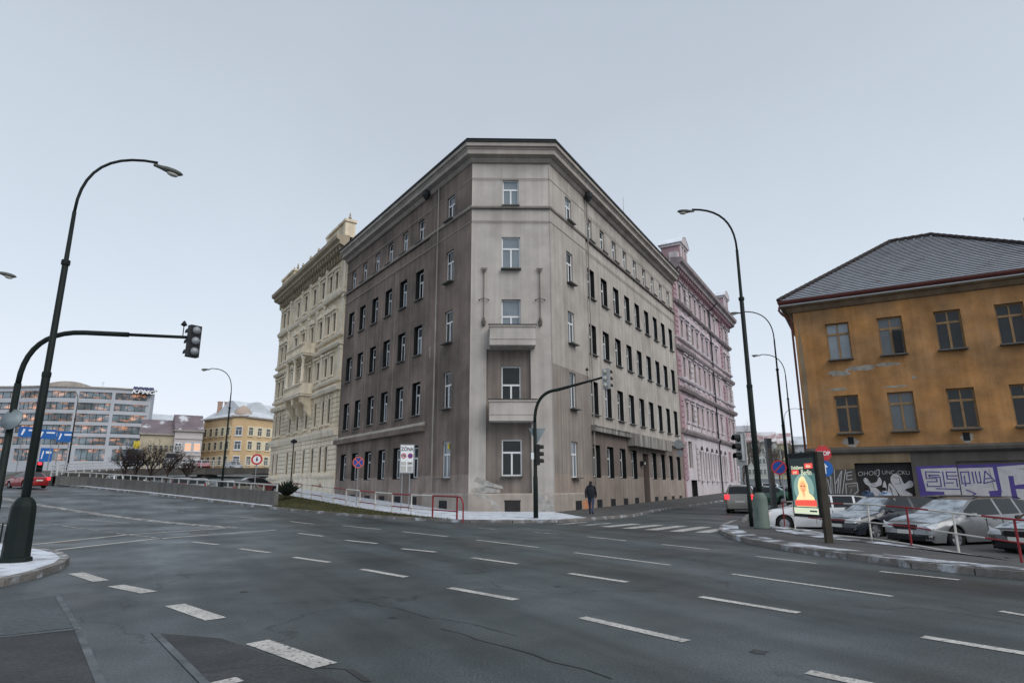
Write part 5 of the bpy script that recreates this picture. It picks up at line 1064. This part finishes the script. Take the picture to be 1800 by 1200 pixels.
pp([(.62, .81), (.95, .81), (.95, .90), (.62, .90)], 'poster_red', .007); pp([(.05, .71), (.36, .71), (.36, .79), (.05, .79)], 'poster_red', .007)
def ptext(b_, cx, cz, sz, mt): link('poster_print', text_mesh(b_, sz, mt, 0, .001, .003), bx, M @ Matrix.Translation((-1.24 + cx * 1.07, .001, .70 + cz * 1.48)) @ UP)
ptext('Dokážeme', .31, .83, .125, 'poster_foot'); ptext('Berlin', .68, .735, .20, 'poster_foot'); ptext('více', .78, .85, .12, 'poster_foot'); ptext('než', .2, .745, .11, 'poster_foot')
m = MB(); m.box(.66 * 1.07 - 1.24, .95 * 1.07 - 1.24, .002, .006, .76, .80); m.obj('poster_print', 'poster_dark', bx, M)

# ---- railings
def railing(root, pts, H_, segs, rails=(1.0, .5), step=None, lower_mt='rail_white', colour_low=True, pr=.035):
    P = [Vector(p) for p in pts]; po = MB(); po.tube([(0, 0, -.15), (0, 0, H_)], pr, 8); mw, mr_ = po.mesh('post', 'rail_white'), po.mesh('post', 'rail_red')
    for i, p in enumerate(P): link('post', mr_ if segs == 'corner' and i < 2 else mw if segs == 'corner' or i % 2 else mr_, root, Fr(*p))
    i = 0
    for a, b in zip(P, P[1:]):
        for k in (0, 1):
            q0, q1 = a.lerp(b, k / 2), a.lerp(b, (k + 1) / 2)
            for j, rz in enumerate(rails):
                m = MB(); m.tube([q0 + Vector((0, 0, H_ * rz)), q1 + Vector((0, 0, H_ * rz))], pr * .9 if j == 0 else pr * .7, 8)
                m.obj('rail', 'rail_red' if (((i // 2) % 2 == 0 if segs == 'corner' else i % 4 in (0, 3)) and (j < 2 or colour_low)) else 'rail_white', root, Matrix())
            i += 1
zs = lambda x, y, d=.12: Vector((x, y, gz(x, y) + d))
cr = [zs(*fL(rail0 + 2.35 * i, 4.5)) for i in range(13)]
r_ = empty('corner_railing', 'red and white tube railing along the grass verge at the corner', 'railing', Fr(*cr[0])); railing(r_, cr, 1.0, 'corner', (1.0, .35), pr=.042)
m = MB(); a = cr[0]; d = (cr[0] - cr[1]).normalized(); m.tube([a + Vector((0, 0, 1.0)), a + d * .3 + Vector((0, 0, .98)), a + d * .55 + Vector((0, 0, .72)), a + d * .55 + Vector((0, 0, -.1))], .035, 8); m.obj('end_hoop', 'rail_red', r_, Matrix())
rr2 = [(10.05, 23.8), (9.25, 21.1), (9.2, 18.95), (9.62, 17.35), (9.9, 16.1), (10.18, 14.84), (10.45, 13.4), (10.9, 11.9), (11.5, 10.4)]
r_ = empty('lot_railing', 'red and white three-bar railing in front of the parked cars', 'railing', Fr(9.6, 17.3, .1)); railing(r_, [zs(a, b, .1) for a, b in rr2], .96, 'lot', (1.0, .52, .08), colour_low=False, pr=.024)

# ------------------------------------------------------------------ vehicles
PROF = {  # u, roof/hood line z, belt z  (fractions of length, heights for H = 1.46)
 'hatch': [(0, .60, .52), (.012, .66, .58), (.04, .72, .66), (.12, .82, .76), (.24, .93, .86), (.27, .96, .89), (.44, 1.40, .93), (.50, 1.445, .94), (.62, 1.46, .955), (.635, 1.46, .957), (.80, 1.44, .98), (.90, 1.38, 1.0), (.975, .98, .93), (.99, .90, .84), (1, .80, .72)],
 'wagon': [(0, .60, .52), (.010, .66, .58), (.035, .73, .67), (.11, .84, .77), (.23, .94, .87), (.26, .97, .90), (.42, 1.39, .94), (.48, 1.44, .95), (.60, 1.46, .96), (.615, 1.46, .962), (.78, 1.45, .98), (.795, 1.448, .98), (.94, 1.37, 1.0), (.985, .98, .93), (.993, .90, .84), (1, .80, .72)],
 'sedan': [(0, .60, .52), (.012, .66, .58), (.04, .72, .66), (.12, .82, .76), (.26, .93, .86), (.29, .96, .89), (.45, 1.37, .93), (.52, 1.42, .94), (.60, 1.43, .95), (.615, 1.43, .95), (.72, 1.40, .97), (.86, 1.03, .96), (.97, .98, .90), (.99, .90, .82), (1, .78, .70)],
 'suv': [(0, .66, .58), (.012, .76, .68), (.04, .86, .80), (.12, .94, .88), (.22, 1.0, .94), (.25, 1.03, .96), (.40, 1.40, 1.0), (.46, 1.45, 1.0), (.58, 1.46, 1.01), (.595, 1.46, 1.01), (.80, 1.455, 1.02), (.94, 1.42, 1.03), (.985, 1.0, .95), (.993, .92, .86), (1, .80, .74)],
 'van': [(0, .60, .52), (.012, .70, .62), (.04, .80, .74), (.10, .88, .84), (.14, .92, .88), (.16, .94, .90), (.30, 1.38, .92), (.36, 1.44, .93), (.46, 1.46, .93), (.475, 1.46, .93), (.80, 1.46, .93), (.97, 1.44, .93), (.99, 1.0, .90), (.995, .92, .84), (1, .82, .72)]}
WS = {'hatch': (.27, .44, .90, .975), 'wagon': (.26, .42, .94, .985), 'sedan': (.29, .45, .72, .86), 'suv': (.25, .40, .94, .985), 'van': (.16, .30, .97, .99)}
CARC = {}
def car_meshes(kind, L_, W_, H_, paint):
    key = (kind, L_, W_, H_, paint)
    if key in CARC: return CARC[key]
    pr = PROF[kind]; us = sorted(set([p[0] for p in pr] + [i / 72 for i in range(73)])); k = H_ / 1.46; rw = .315
    wx = [L_ * .5 - L_ * .195, -L_ * .5 + L_ * .19]; U = [p[0] for p in pr]
    top = lambda u: float(np.interp(u, U, [p[1] for p in pr])) * k; belt = lambda u: float(np.interp(u, U, [p[2] for p in pr])) * k
    ws0, ws1, rw0, rw1 = WS[kind]; ST = []
    for u in us:
        x = L_ / 2 - u * L_; e = abs(2 * u - 1); w = W_ / 2 * (1 - .10 * e ** 5 - (.14 if u in (0, 1) else .06 if u < .02 or u > .985 else 0)); zr, zb = top(u), belt(u); g = max(0, min(1, (zr - zb - .08) / .35))
        zs_ = .20 + (.06 if e > .97 else 0); ar = 0
        for c_ in wx:
            if abs(x - c_) < .37: ar = max(ar, .31 + math.sqrt(.37 ** 2 - (x - c_) ** 2) * 1.0)
        z0, z1, z2 = max(zs_, ar), max(zs_ + .16, ar + .012), max(zb * .58, ar + .035)
        z3 = max(zb * .84, z2 + .02)
        yr = w * (.945 - .245 * max(0, min(1, (zr - zb) / (.48 * k)))); yr2 = yr * .86
        ST.append((u, x, [(w * .95, z0), (w * .995, z1), (w, z2), (w * .985, z3), (w * .945, zb), (yr + (w * .945 - yr) * .45, zb + (zr - .05 * k - zb) * .55), (yr, zr - .05 * k * (.5 + .5 * g)), (yr2, zr - .018 * k), (yr2 * .5, zr - .003), (0, zr)]))
    reg = {'body': MB(), 'windshield': MB(), 'side_window': MB(), 'rear_window': MB(), 'side_window2': MB(), 'frost_layer': MB()}
    for (u0, x0, s0), (u1, x1, s1) in zip(ST, ST[1:]):
        um = (u0 + u1) / 2
        for j in range(9):
            tall = (s0[6][1] - s0[4][1] + s1[6][1] - s1[4][1]) / 2 > .10
            for sg_ in (1, -1):
                f = [(x0, sg_ * s0[j][0], s0[j][1]), (x1, sg_ * s1[j][0], s1[j][1]), (x1, sg_ * s1[j + 1][0], s1[j + 1][1]), (x0, sg_ * s0[j + 1][0], s0[j + 1][1])]
                if sg_ > 0: f = f[::-1]
                r = 'body'
                pil = abs(um - (PROF[kind][8][0] + .007)) < .012 or (kind == 'wagon' and abs(um - .787) < .012)
                if j >= 7 and ws0 + .01 < um < ws1 - .004: r = 'windshield'
                elif j >= 7 and rw0 + .006 < um < rw1 - .006: r = 'rear_window'
                elif j in (4, 5) and tall and not pil and ws0 + .05 < um < (rw0 + .01 if kind != 'sedan' else rw0 + .04) and not (kind == 'van' and um > .5): r = 'side_window' if sg_ > 0 else 'side_window2'
                reg[r].face(f)
                if j >= 6 and .05 < um < ws0 - .01: reg['frost_layer'].face([(a_, b_, c_ + .006) for a_, b_, c_ in f])
    b = reg['body']
    for st, rev in ((ST[0], False), (ST[-1], True)):
        pts = [(st[1], y_, z_) for y_, z_ in st[2]] + [(st[1], -y_, z_) for y_, z_ in st[2][-2::-1]]; b.face(pts[::-1] if rev else pts)
    out_ = {}
    for r, m_ in reg.items():
        me = m_.mesh(r, paint if r == 'body' else 'glass_frost' if r == 'frost_layer' else 'glass_car'); bb_ = bmesh.new(); bb_.from_mesh(me); bmesh.ops.remove_doubles(bb_, verts=bb_.verts, dist=.001)
        if r == 'body': bmesh.ops.recalc_face_normals(bb_, faces=bb_.faces)
        bb_.to_mesh(me); bb_.free(); me.polygons.foreach_set('use_smooth', [True] * len(me.polygons)); out_[r] = me
    m_ = MB(); m_.box(-L_ * .46, L_ * .46, -W_ * .40, W_ * .40, .19, .62 * k); out_['underbody'] = m_.mesh('underbody', 'plastic_black')
    t = MB(); t.smooth = True; X = Matrix.Rotation(R(90), 4, 'X'); t.lathe([(.20, -.10), (.29, -.105), (.315, -.07), (.318, .07), (.29, .105), (.20, .10)], 22, 0, X, caps=False); out_['tyre'] = t.mesh('tyre', 'rubber')
    r_ = MB(); r_.lathe([(.20, -.06), (.205, .085), (.19, .09), (.18, .05), (.06, .06), (.05, .09)], 20, 0, X, caps=True)
    for i in range(5): r_.box(.03, .195, -.03, .03, .055, .088, 0, X @ Matrix.Rotation(R(72 * i), 4, 'Z'))
    out_['rim'] = r_.mesh('rim', 'rim'); out_['wx'] = wx; out_['ST'] = ST
    q = MB(); q.smooth = True; q.lathe([(.02, -.10), (.07, -.08), (.085, 0), (.06, .07), (.02, .09)], 10, 0, Matrix.Diagonal((.75, 1.05, .75, 1)) @ X); out_['mirror'] = q.mesh('mirror', paint)
    CARC[key] = out_; return out_
def car(label, x, y, deg, paint, kind='hatch', L_=4.3, W_=1.78, H_=1.46, z=None, brake=False, frost=False, amber=False, snow=False, name=None, group=None, detail=True, cat='car'):
    z = gz(x, y) if z is None else z; M = Fr(x, y, z, deg); root = empty(name or {'suv': 'parked_car', 'van': 'van'}.get(kind, 'parked_car'), label, cat, M, group); c = car_meshes(kind, L_, W_, H_, paint); k = H_ / 1.46
    body = link('body', c['body'], root, M); link('underbody', c['underbody'], root, M)
    for r in ('windshield', 'rear_window', 'side_window', 'side_window2'):
        o = link(r.rstrip('2'), c[r], root, M)
        if frost and r in ('windshield', 'rear_window'):
            o.data = c[r].copy(); o.data.materials[0] = MT['glass_frost']
    if frost: link('frost_layer', c['frost_layer'], root, M)
    for i, wx in enumerate(c['wx']):
        for s_ in (1, -1):
            Mw = M @ Matrix.Translation((wx, s_ * (W_ / 2 - .13), .315)) @ (Matrix() if s_ < 0 else Matrix.Rotation(math.pi, 4, 'Z')); ty = link('wheel', c['tyre'], root, Mw); link('rim', c['rim'], ty, Mw)
    if not detail: return root
    for s_ in (1, -1):
        link('mirror', c['mirror'], root, M @ Matrix.Translation((L_ * (.5 - WS[kind][0] - .075), s_ * (W_ / 2 + .06), .97 * k)))
        m = MB(); a = W_ / 2; m.prism([(0, .60 * k), (0, .70 * k), (-.30, .76 * k), (-.34, .68 * k)], -.03, .03); 
        h = MB(); pts = [(L_ / 2 - .004, a * .44, .575), (L_ / 2 - .012, a * .47, .70), (L_ / 2 - .09, a * .86, .755), (L_ / 2 - .26, a * .975, .77), (L_ / 2 - .22, a * .99, .64), (L_ / 2 - .05, a * .90, .575)]
        ctr = Vector((L_ / 2 - .07, a * .74, .665)); P = [Vector((q[0] + .03, q[1] + .015, q[2] * k)) for q in pts]
        for i in range(6): h.face([(v.x, s_ * v.y, v.z) for v in (P[i], P[(i + 1) % 6], ctr * 1 + Vector((.075, .03, (k - 1) * .665)))])
        h.obj('headlight', 'amber_lit' if amber else 'lamp_clear', root, M)
        t = MB(); xr = -L_ / 2; zz = (.72, .98) if kind != 'van' else (.6, 1.0); t.box(xr - .012, xr + .07, s_ * a * .80 - .12, s_ * a * .80 + .12, zz[0] * k, zz[1] * k * .98); t.obj('taillight', 'brake_lit' if brake else 'lamp_red', root, M)
        if detail:
            hd = MB(); hd.box(-.30, -.12, s_ * (a - .005) - .012, s_ * (a - .005) + .012, .83 * k, .86 * k); hd.obj('door_handle', 'rim', root, M)
            for ux in ((.46, .60, .78) if kind in ('wagon',) else (.44, .62, .80)):
                dl = MB(); xx = L_ / 2 - ux * L_; dl.box(xx - .006, xx + .006, s_ * (a * .992) - .008, s_ * (a * .992) + .008, .34, .86 * k); dl.obj('door_seam', 'plastic_black', root, M)
    m = MB(); m.box(L_ / 2 - .05, L_ / 2 + .025, -.36 * W_ / 1.78, .36 * W_ / 1.78, .555 * k, .685 * k); g_ = m.obj('grille', 'plastic_black', root, M)
    m = MB(); m.box(L_ / 2 - .02, L_ / 2 + .035, -.38, .38, .685 * k, .705 * k); m.obj('grille_trim', 'rim', g_, M)
    m = MB(); m.box(L_ / 2 - .1, L_ / 2 + .016, -.62 * W_ / 1.78, .62 * W_ / 1.78, .25, .37); m.obj('air_intake', 'plastic_black', root, M)
    m = MB(); m.box(L_ / 2 - .05, L_ / 2 + .03, -.26, .26, .42, .53); m.obj('licence_plate', 'plate', root, M); m = MB(); m.box(-L_ / 2 - .02, -L_ / 2 + .05, -.26, .26, .62 if kind != 'van' else .45, .73 if kind != 'van' else .56); m.obj('licence_plate', 'plate', root, M)
    if kind in ('wagon', 'suv'):
        for s_ in (1, -1): m = MB(); m.tube([(L_ * .04, s_ * W_ * .33, 1.42 * k), (0, s_ * W_ * .335, 1.475 * k), (-L_ * .34, s_ * W_ * .335, 1.46 * k), (-L_ * .38, s_ * W_ * .33, 1.41 * k)], .018, 6); m.obj('roof_rail', 'plastic_black', root, M)
    return root
car('silver estate car with roof rails parked behind the right railing', 13.95, 19.95, 197, 'car_silver', 'wagon', 4.65, 1.81, 1.46, frost=True)
car('dark blue hatchback with frosted windscreen parked behind the poster stand', 13.35, 23.1, 197, 'car_dark', 'hatch', 4.3, 1.76, 1.46, frost=True)
car('black hatchback parked beside the silver estate, its nose at the railing', 14.75, 16.9, 197, 'car_black', 'hatch', 4.2, 1.74, 1.44, frost=True)
p = atd(1434, 880, 29.5); car('white estate car turning out of the car park, amber lamp lit', p.x, p.y, 163, 'car_white', 'wagon', 4.5, 1.76, 1.46, amber=True)
p = atd(1652, 880, 28.0); car('grey hatchback parked behind the two cars at the railing', p.x, p.y, 197, 'car_grey', 'hatch', 4.3, 1.76, 1.48)
p = atd(1306, 880, 42); car('champagne sport utility car braking in the side street', p.x, p.y, 66, 'car_champ', 'suv', 4.4, 1.80, 1.62, brake=True, name='moving_car')
p = T(46, 858); car('red sedan braking as it climbs the left carriageway', p.x, p.y, 150, 'car_red', 'sedan', 4.3, 1.72, 1.42, brake=True, name='moving_car')
for i, (px, d, pt, kd, dg, lb) in enumerate([(1318, 62, 'car_grey', 'hatch', 150, 'grey snow-topped car in the side-street row nearest the pink house'), (1348, 58, 'car_green', 'sedan', 150, 'green sedan parked in the side-street row'), (1372, 63, 'car_silver', 'hatch', 150, 'silver hatchback parked beyond the green sedan'), (1392, 58, 'car_silver', 'wagon', 150, 'silver estate parked beside the grey pylon'), (1336, 76, 'car_white', 'wagon', 150, 'white estate parked farther up the side street')]):
    p = atd(px, 870, d); car(lb, p.x, p.y, dg, pt, kd, frost=True, z=gz(p.x, p.y) + (.0 if i < 4 else .0))
for px, d, pt, kd, dg, lb in [(398, 56, 'car_silver', 'hatch', 110, 'silver hatchback beside the lamp in the sunken car park'), (424, 57, 'car_champ', 'suv', 75, 'dark champagne estate standing in the sunken car park'), (452, 59, 'car_maroon', 'sedan', 40, 'maroon sedan parked before the cream town house'), (350, 62, 'car_grey', 'hatch', 110, 'grey hatchback behind the parapet wall'), (322, 64, 'car_maroon', 'hatch', 110, 'dark red hatchback behind the parapet wall'), (228, 72, 'car_white', 'wagon', 60, 'white estate behind the parapet wall near the bushes')]:
    p = atd(px, 860, d); car(lb, p.x, p.y, dg, pt, kd)
for px, d, pt, kd, lb, L_, H_, dg in [(232, 101, 'car_blue', 'van', 'dark blue van crossing the ramp bridge', 5.6, 2.5, -70), (297, 107, 'van_grey', 'van', 'grey van crossing the ramp bridge', 5.2, 2.3, -60), (352, 109, 'car_red', 'hatch', 'red hatchback crossing the ramp bridge', 4.2, 1.46, -50), (410, 114, 'car_silver', 'wagon', 'silver estate crossing the ramp bridge', 4.5, 1.46, -50)]:
    p = atd(px, 830, d)
    zz = 4.4 if px > 200 else gz(p.x, p.y); car(lb, p.x, p.y, dg, pt, kd, L_, 1.85, H_, z=zz, name='van' if kd == 'van' else 'moving_car', cat='van' if kd == 'van' else 'car', detail=False)

# ------------------------------------------------------------------ people
def person(label, x, y, deg, z, jm='jacket', lm='jeans', stride=.22, H_=1.75, arms=0.1):
    """faces +x locally; one skinned surface coloured by height"""
    k = H_ / 1.75; J = [('pelvis', (0, 0, .95), .145, None), ('waist', (0, 0, 1.08), .145, 0), ('chest', (.01, 0, 1.30), .175, 1), ('neckb', (.0, 0, 1.47), .10, 2), ('neck', (.015, 0, 1.53), .058, 3), ('headl', (.03, 0, 1.60), .085, 4), ('head', (.025, 0, 1.68), .095, 5), ('crown', (.01, 0, 1.74), .055, 6)]
    for s_ in (1, -1):
        b = len(J); st = stride * s_; ar = -stride * s_ * .7
        J += [('hip', (0, s_ * .10, .90), .115, 0), ('knee', (st * .55 + .03, s_ * .10, .50), .075, b), ('ankle', (st - (.10 if st < 0 else 0), s_ * .10, .10 + (.05 if st < 0 else 0)), .05, b + 1), ('toe', (st + .14 - (.08 if st < 0 else 0), s_ * .115, .045), .045, b + 2)]
        b = len(J); J += [('shoulder', (0, s_ * .185, 1.42), .085, 2), ('elbow', (ar * .5 - .03, s_ * .26, 1.14), .065, b), ('wrist', (ar + .05, s_ * .25, .90), .045, b + 1), ('hand', (ar + .09, s_ * .24, .81), .042, b + 2)]
    me = bpy.data.meshes.new('person'); me.from_pydata([tuple(Vector(j[1]) * k) for j in J], [(j[3], i) for i, j in enumerate(J) if j[3] is not None], [])
    o = bpy.data.objects.new('tmp', me); COL.objects.link(o); o.modifiers.new('s', 'SKIN')
    for i, j in enumerate(J): v = me.skin_vertices[0].data[i]; v.radius = (j[2] * k * (.8 if j[0] in ('chest', 'waist', 'pelvis', 'neckb') else 1), j[2] * k * (1.15 if j[0] in ('chest', 'neckb') else 1)); v.use_root = i == 0
    sm = o.modifiers.new('u', 'SUBSURF'); sm.levels = 2; sm.render_levels = 2
    new = bpy.data.meshes.new_from_object(o.evaluated_get(bpy.context.evaluated_depsgraph_get())); bpy.data.objects.remove(o)
    new.materials.clear(); [new.materials.append(MT[n_]) for n_ in (lm, jm, 'skin', 'hair', 'shoe')]
    for p_ in new.polygons:
        c = p_.center / k; p_.use_smooth = True
        p_.material_index = 4 if c.z < .09 else 3 if c.z > 1.69 or (c.z > 1.58 and c.x < .03) else 2 if c.z > 1.50 or (c.z < .87 and abs(c.y) > .185) else 1 if c.z > .90 or abs(c.y) > .2 else 0
    r_ = link('person', new, None, Fr(x, y, z, deg)); tag(r_, label, 'person')
    m = MB(); m.smooth = True; m.lathe([(.185 * k, .86 * k), (.20 * k, .9 * k), (.205 * k, 1.1 * k), (.225 * k, 1.3 * k), (.19 * k, 1.42 * k), (.11 * k, 1.50 * k)], 16, 0, Matrix.Diagonal((.78, 1.05, 1, 1)), caps=False); m.obj('jacket', jm, r_, Fr(x, y, z, deg))
    m = MB(); m.smooth = True; m.lathe([(.04, -.02), (.10, .03), (.11, .09), (.06, .13)], 12, 0, Matrix.Translation((-.05, 0, 1.45 * k))); m.obj('hood', jm, r_, Fr(x, y, z, deg))
    return r_
person('man in dark jacket and jeans walking away along the grey house', 4.2, 34.15, 75, .12)
p = atd(1525, 870, 33.5); person('man in dark blue jacket standing before the garage door', p.x, p.y, 60, gz(p.x, p.y), 'jacket_blue', 'trousers', .05, 1.78)
p = atd(1556, 870, 33.2); person('person in pale blue jacket standing before the garage door', p.x, p.y, 70, gz(p.x, p.y), 'jacket_pale', 'trousers', .05, 1.76)
p = atd(1333, 880, 37.5); person('person in black standing behind the cabinet-based lamp', p.x, p.y, 200, gz(p.x, p.y), 'jacket', 'trousers', .04, 1.76)

# ------------------------------------------------------------------ vegetation
def bare(name, label, x, y, z, H_, spread, n=5, depth=4, mt='twig', r0=.06, cat='tree', seed=1, crown='crown', group=None):
    rnd = random.Random(seed); M = Fr(x, y, z); root = empty(name, label, cat, M, group); tr = MB(); cr_ = MB()
    def grow(p, d, L_, r, lv):
        q = p + d * L_; (tr if lv == 0 else cr_).tube([p, p.lerp(q, .5) + Vector((rnd.uniform(-1, 1), rnd.uniform(-1, 1), 0)) * L_ * .05, q], [r, r * .8, r * .6], 4 if lv else 6, caps=False)
        if lv >= depth: return
        for _ in range(n if lv == 0 else rnd.choice((3, 3, 4))):
            dd = (d + Vector((rnd.uniform(-1, 1), rnd.uniform(-1, 1), rnd.uniform(-.25, .6))) * spread).normalized(); grow(p.lerp(q, rnd.uniform(.45, 1)), dd, L_ * rnd.uniform(.55, .8), r * .55, lv + 1)
    grow(Vector((0, 0, -.1)), Vector((rnd.uniform(-.1, .1), rnd.uniform(-.1, .1), 1)).normalized(), H_ * .38, r0, 0); tr.obj('trunk', mt, root, M); tag(cr_.obj(crown, mt, root, M), kind='stuff'); return root
for i, (px, d, h, sp) in enumerate([(214, 78, 4.6, .8), (238, 80, 4.8, .9), (262, 80, 5.4, .9), (290, 80, 4.8, .9), (325, 84, 3.8, 1.0)]):
    p = atd(px, 850, d); bare('bare_bush', 'tangled bare brown bush between parapet wall and ramp bridge', p.x, p.y, gz(p.x, p.y), h, sp, 10, 5, 'twig', .10, 'bush', 20 + i, group='bare bushes in the sunken car park')
for i, (px, d, h) in enumerate([(1310, 95, 9), (1330, 105, 9.5), (1352, 110, 8.5), (1375, 100, 8.0), (1402, 112, 8.0)]):
    p = atd(px, 850, d); bare('bare_tree', 'leafless brown tree at the end of the side street', p.x, p.y, gz(p.x, p.y), h, .6, 5, 5, 'twig_far', .13, 'tree', 40 + i, group='bare trees at the end of the side street')
# dark evergreen shrub on the verge
p = T(503, 878, .1); M = Fr(p.x, p.y, p.z); SH = .78; es = empty('evergreen_shrub', 'dark spiky evergreen shrub at the end of the grass verge', 'shrub', M); m = MB(); rnd = random.Random(5)
for i in range(150):
    a = rnd.uniform(0, 6.28); t = rnd.uniform(.15, 1.0) ** .8 * .95; L_ = rnd.uniform(.8, 1.65) * .8; d = Vector((math.cos(a) * math.sin(t), math.sin(a) * math.sin(t), math.cos(t))); q = d * L_ * .95
    m.tube([Vector((0, 0, .2)) + d * .2, Vector((0, 0, .2)) + d * L_ * .6, Vector((0, 0, .2)) + q + Vector((0, 0, .05))], [.02, .06, .01], 4, caps=False)
    for _ in range(10):
        f = rnd.uniform(.3, 1); c = Vector((0, 0, .2)) + d * L_ * f; e_ = Vector((rnd.uniform(-1, 1), rnd.uniform(-1, 1), rnd.uniform(-.3, 1))).normalized() * .16; s_ = d.cross(e_).normalized() * .03; m.face([c - s_, c + s_, c + e_])
tag(m.obj('foliage', 'evergreen', es, M), kind='stuff'); m = MB(); m.tube([(0, 0, -.1), (0, 0, .6)], .06, 6); m.obj('stem', 'twig', es, M)

# ------------------------------------------------------------------ far ends of the streets
mat('far_pale', (.50, .52, .48), .9, .06, .1); mat('far_yellow', (.56, .50, .32), .9, .06, .1); mat('far_grey', (.40, .41, .43), .9, .06, .1); mat('far_roof', (.36, .25, .25), .9, .1, .1, col2=(.6, .6, .62), mscale=.12, mlo=.5, mhi=.6); mat('hill', (.20, .19, .19), .95, .2, .02, col2=(.42, .43, .45), mscale=.015, mlo=.48, mhi=.6)
m = MB(); n = 40
for i in range(n + 1):
    a = R(30 + 75 * i / n); hh = 22 + 7 * math.sin(i * .9) + 5 * math.sin(i * 2.3)
    m.v += [(900 * math.cos(a), 900 * math.sin(a), -3), (1000 * math.cos(a), 1000 * math.sin(a), hh), (1400 * math.cos(a), 1400 * math.sin(a), hh + 14)]
for i in range(n):
    for j in (0, 1): a = i * 3 + j; m.f.append((a, a + 1, a + 4, a + 3)); m.m.append(0)
m.smooth = True; tag(m.obj('hills', 'hill'), kind='structure')
c6 = [.08, .2, .32, .44, .56, .68, .8, .92]
house('grey apartment block beyond the pink house', 1290, 292, 1327, 290, 0, 24.5, 28, [.3, .55, .8], [20, 16, 12], 'far_grey', 'far_grey', 14, (1.6, 2.2), wm='far_grey', name='far_house')
house('long pale green apartment row at the end of the side street', 1316, 262, 1372, 262, 0, 18.0, 22.6, c6, [13.8, 10.0, 6.0], 'far_pale', 'far_roof', 14, (.7, 1.9), wm='far_pale', name='far_house')
house('pale yellow apartment house next in the far row', 1372, 263, 1398, 263, 0, 17.2, 22.0, [.14, .38, .62, .86], [13.2, 9.4, 5.6], 'far_yellow', 'far_roof', 14, (.8, 1.9), wm='far_yellow', name='far_house')
house('pale grey house in the far row beside the garage house', 1398, 262, 1440, 262, 0, 16.6, 20.5, [.14, .38, .62, .86], [12.6, 8.8, 5.0], 'far_grey', 'roof_snow', 14, (1.0, 1.9), wm='far_grey', name='far_house')
# overhead direction boards on the far carriageway
def board(label, px, py, d, w_, h_, deg, group=None):
    c = atd(px, py, d); g0 = gz(c.x, c.y); M = Fr(c.x, c.y, g0, deg); r_ = empty('direction_board', label, 'road sign', M, group); z = c.z - g0
    for sx in (-w_ * .3, w_ * .3): m = MB(); m.tube([(sx, .1, 0), (sx, .1, z + h_ * .45)], .07, 6); m.obj('post', 'sign_grey', r_, M)
    m = MB(); m.box(-w_ / 2, w_ / 2, -.05, .03, z - h_ / 2, z + h_ / 2); o = m.obj('panel', 'sign_bluepale', r_, M)
    m = MB(); m.box(-w_ * .05, w_ * .4, -.06, -.05, z + h_ * .1, z + h_ * .26); m.obj('text_line', 'sign_white', o, M); m = MB(); m.prism([(-w_ * .38, z - h_ * .3), (-w_ * .3, z - h_ * .3), (-w_ * .2, z + h_ * .25), (-w_ * .3, z + h_ * .3)], -.06, -.05); m.obj('arrow', 'sign_white', o, M)
for q in ((52, 759, 118, 2.6, 1.5, 35), (83, 763, 118, 2.3, 1.4, 35), (114, 767, 118, 2.0, 1.6, 35)): board('blue direction board with white arrow before the office block', *q, 'direction boards before the office block')
board('tall dark blue banner at the foot of the office block', 81, 799, 150, 1.9, 2.6, 35)
p = atd(240, 782, 165); M = Fr(p.x, p.y, gz(p.x, p.y), 30); ys = empty('yellow_sign', 'small yellow shop sign beside the office block', 'sign', M); m = MB(); m.box(-.6, .6, -.1, .1, p.z - gz(p.x, p.y) - 1.1, p.z - gz(p.x, p.y) + .9); m.obj('panel', 'sign_yellow', ys, M); m = MB(); m.tube([(0, .15, 0), (0, .15, p.z - gz(p.x, p.y) + .5)], .08, 6); m.obj('post', 'sign_grey', ys, M)

# pale vertical render joints between the window columns and a warm glow painted as colour at the wall foot
for s_ in [22.3, 19.7, 17.0, 14.25, 11.5, 8.75, 6.1]:
    m = MB(); m.box(LL - s_ - .012, LL - s_ + .012, -.006, 0, 5.9, 18.1); m.obj('render_joint', 'ledge_left' if s_ < 21 else 'st_left_low', cb, FLf)
for s_ in [8.03, 10.58, 13.13, 15.68, 18.2, 20.8, 23.3, 25.9, 28.4]:
    m = MB(); m.box(s_ - .010, s_ + .010, -.006, 0, 5.7, 18.1); m.obj('render_joint', 'cornice_grey', cb, FRf)
for s_ in (LL - 1.2, LL - 4.0):
    m = MB(); m.box(s_ - .012, s_ + .012, -.006, 0, 1.3, 18.1); m.obj('render_joint', 'st_left_low', cb, F2)
for s_ in (1.2, 4.4):
    m = MB(); m.box(s_ - .012, s_ + .012, -.006, 0, 1.3, 18.1); m.obj('render_joint', 'st_front', cb, F3)
mat('painted_glow', (.50, .24, .13), .9, .2, 3)
m = MB(); m.prism(rough(4.6, .45, 1.0, .42, 20), -.149, -.145); m.obj('painted_glow', 'painted_glow', cb, FRf)  # flat orange patch, warm light on the plaster put in as colour

m = MB(); m.box(LL - 2.68, LL - 2.5, .07, .11, 3.86, 4.2); m.obj('window_sticker', 'sign_yellow', cb, F2)
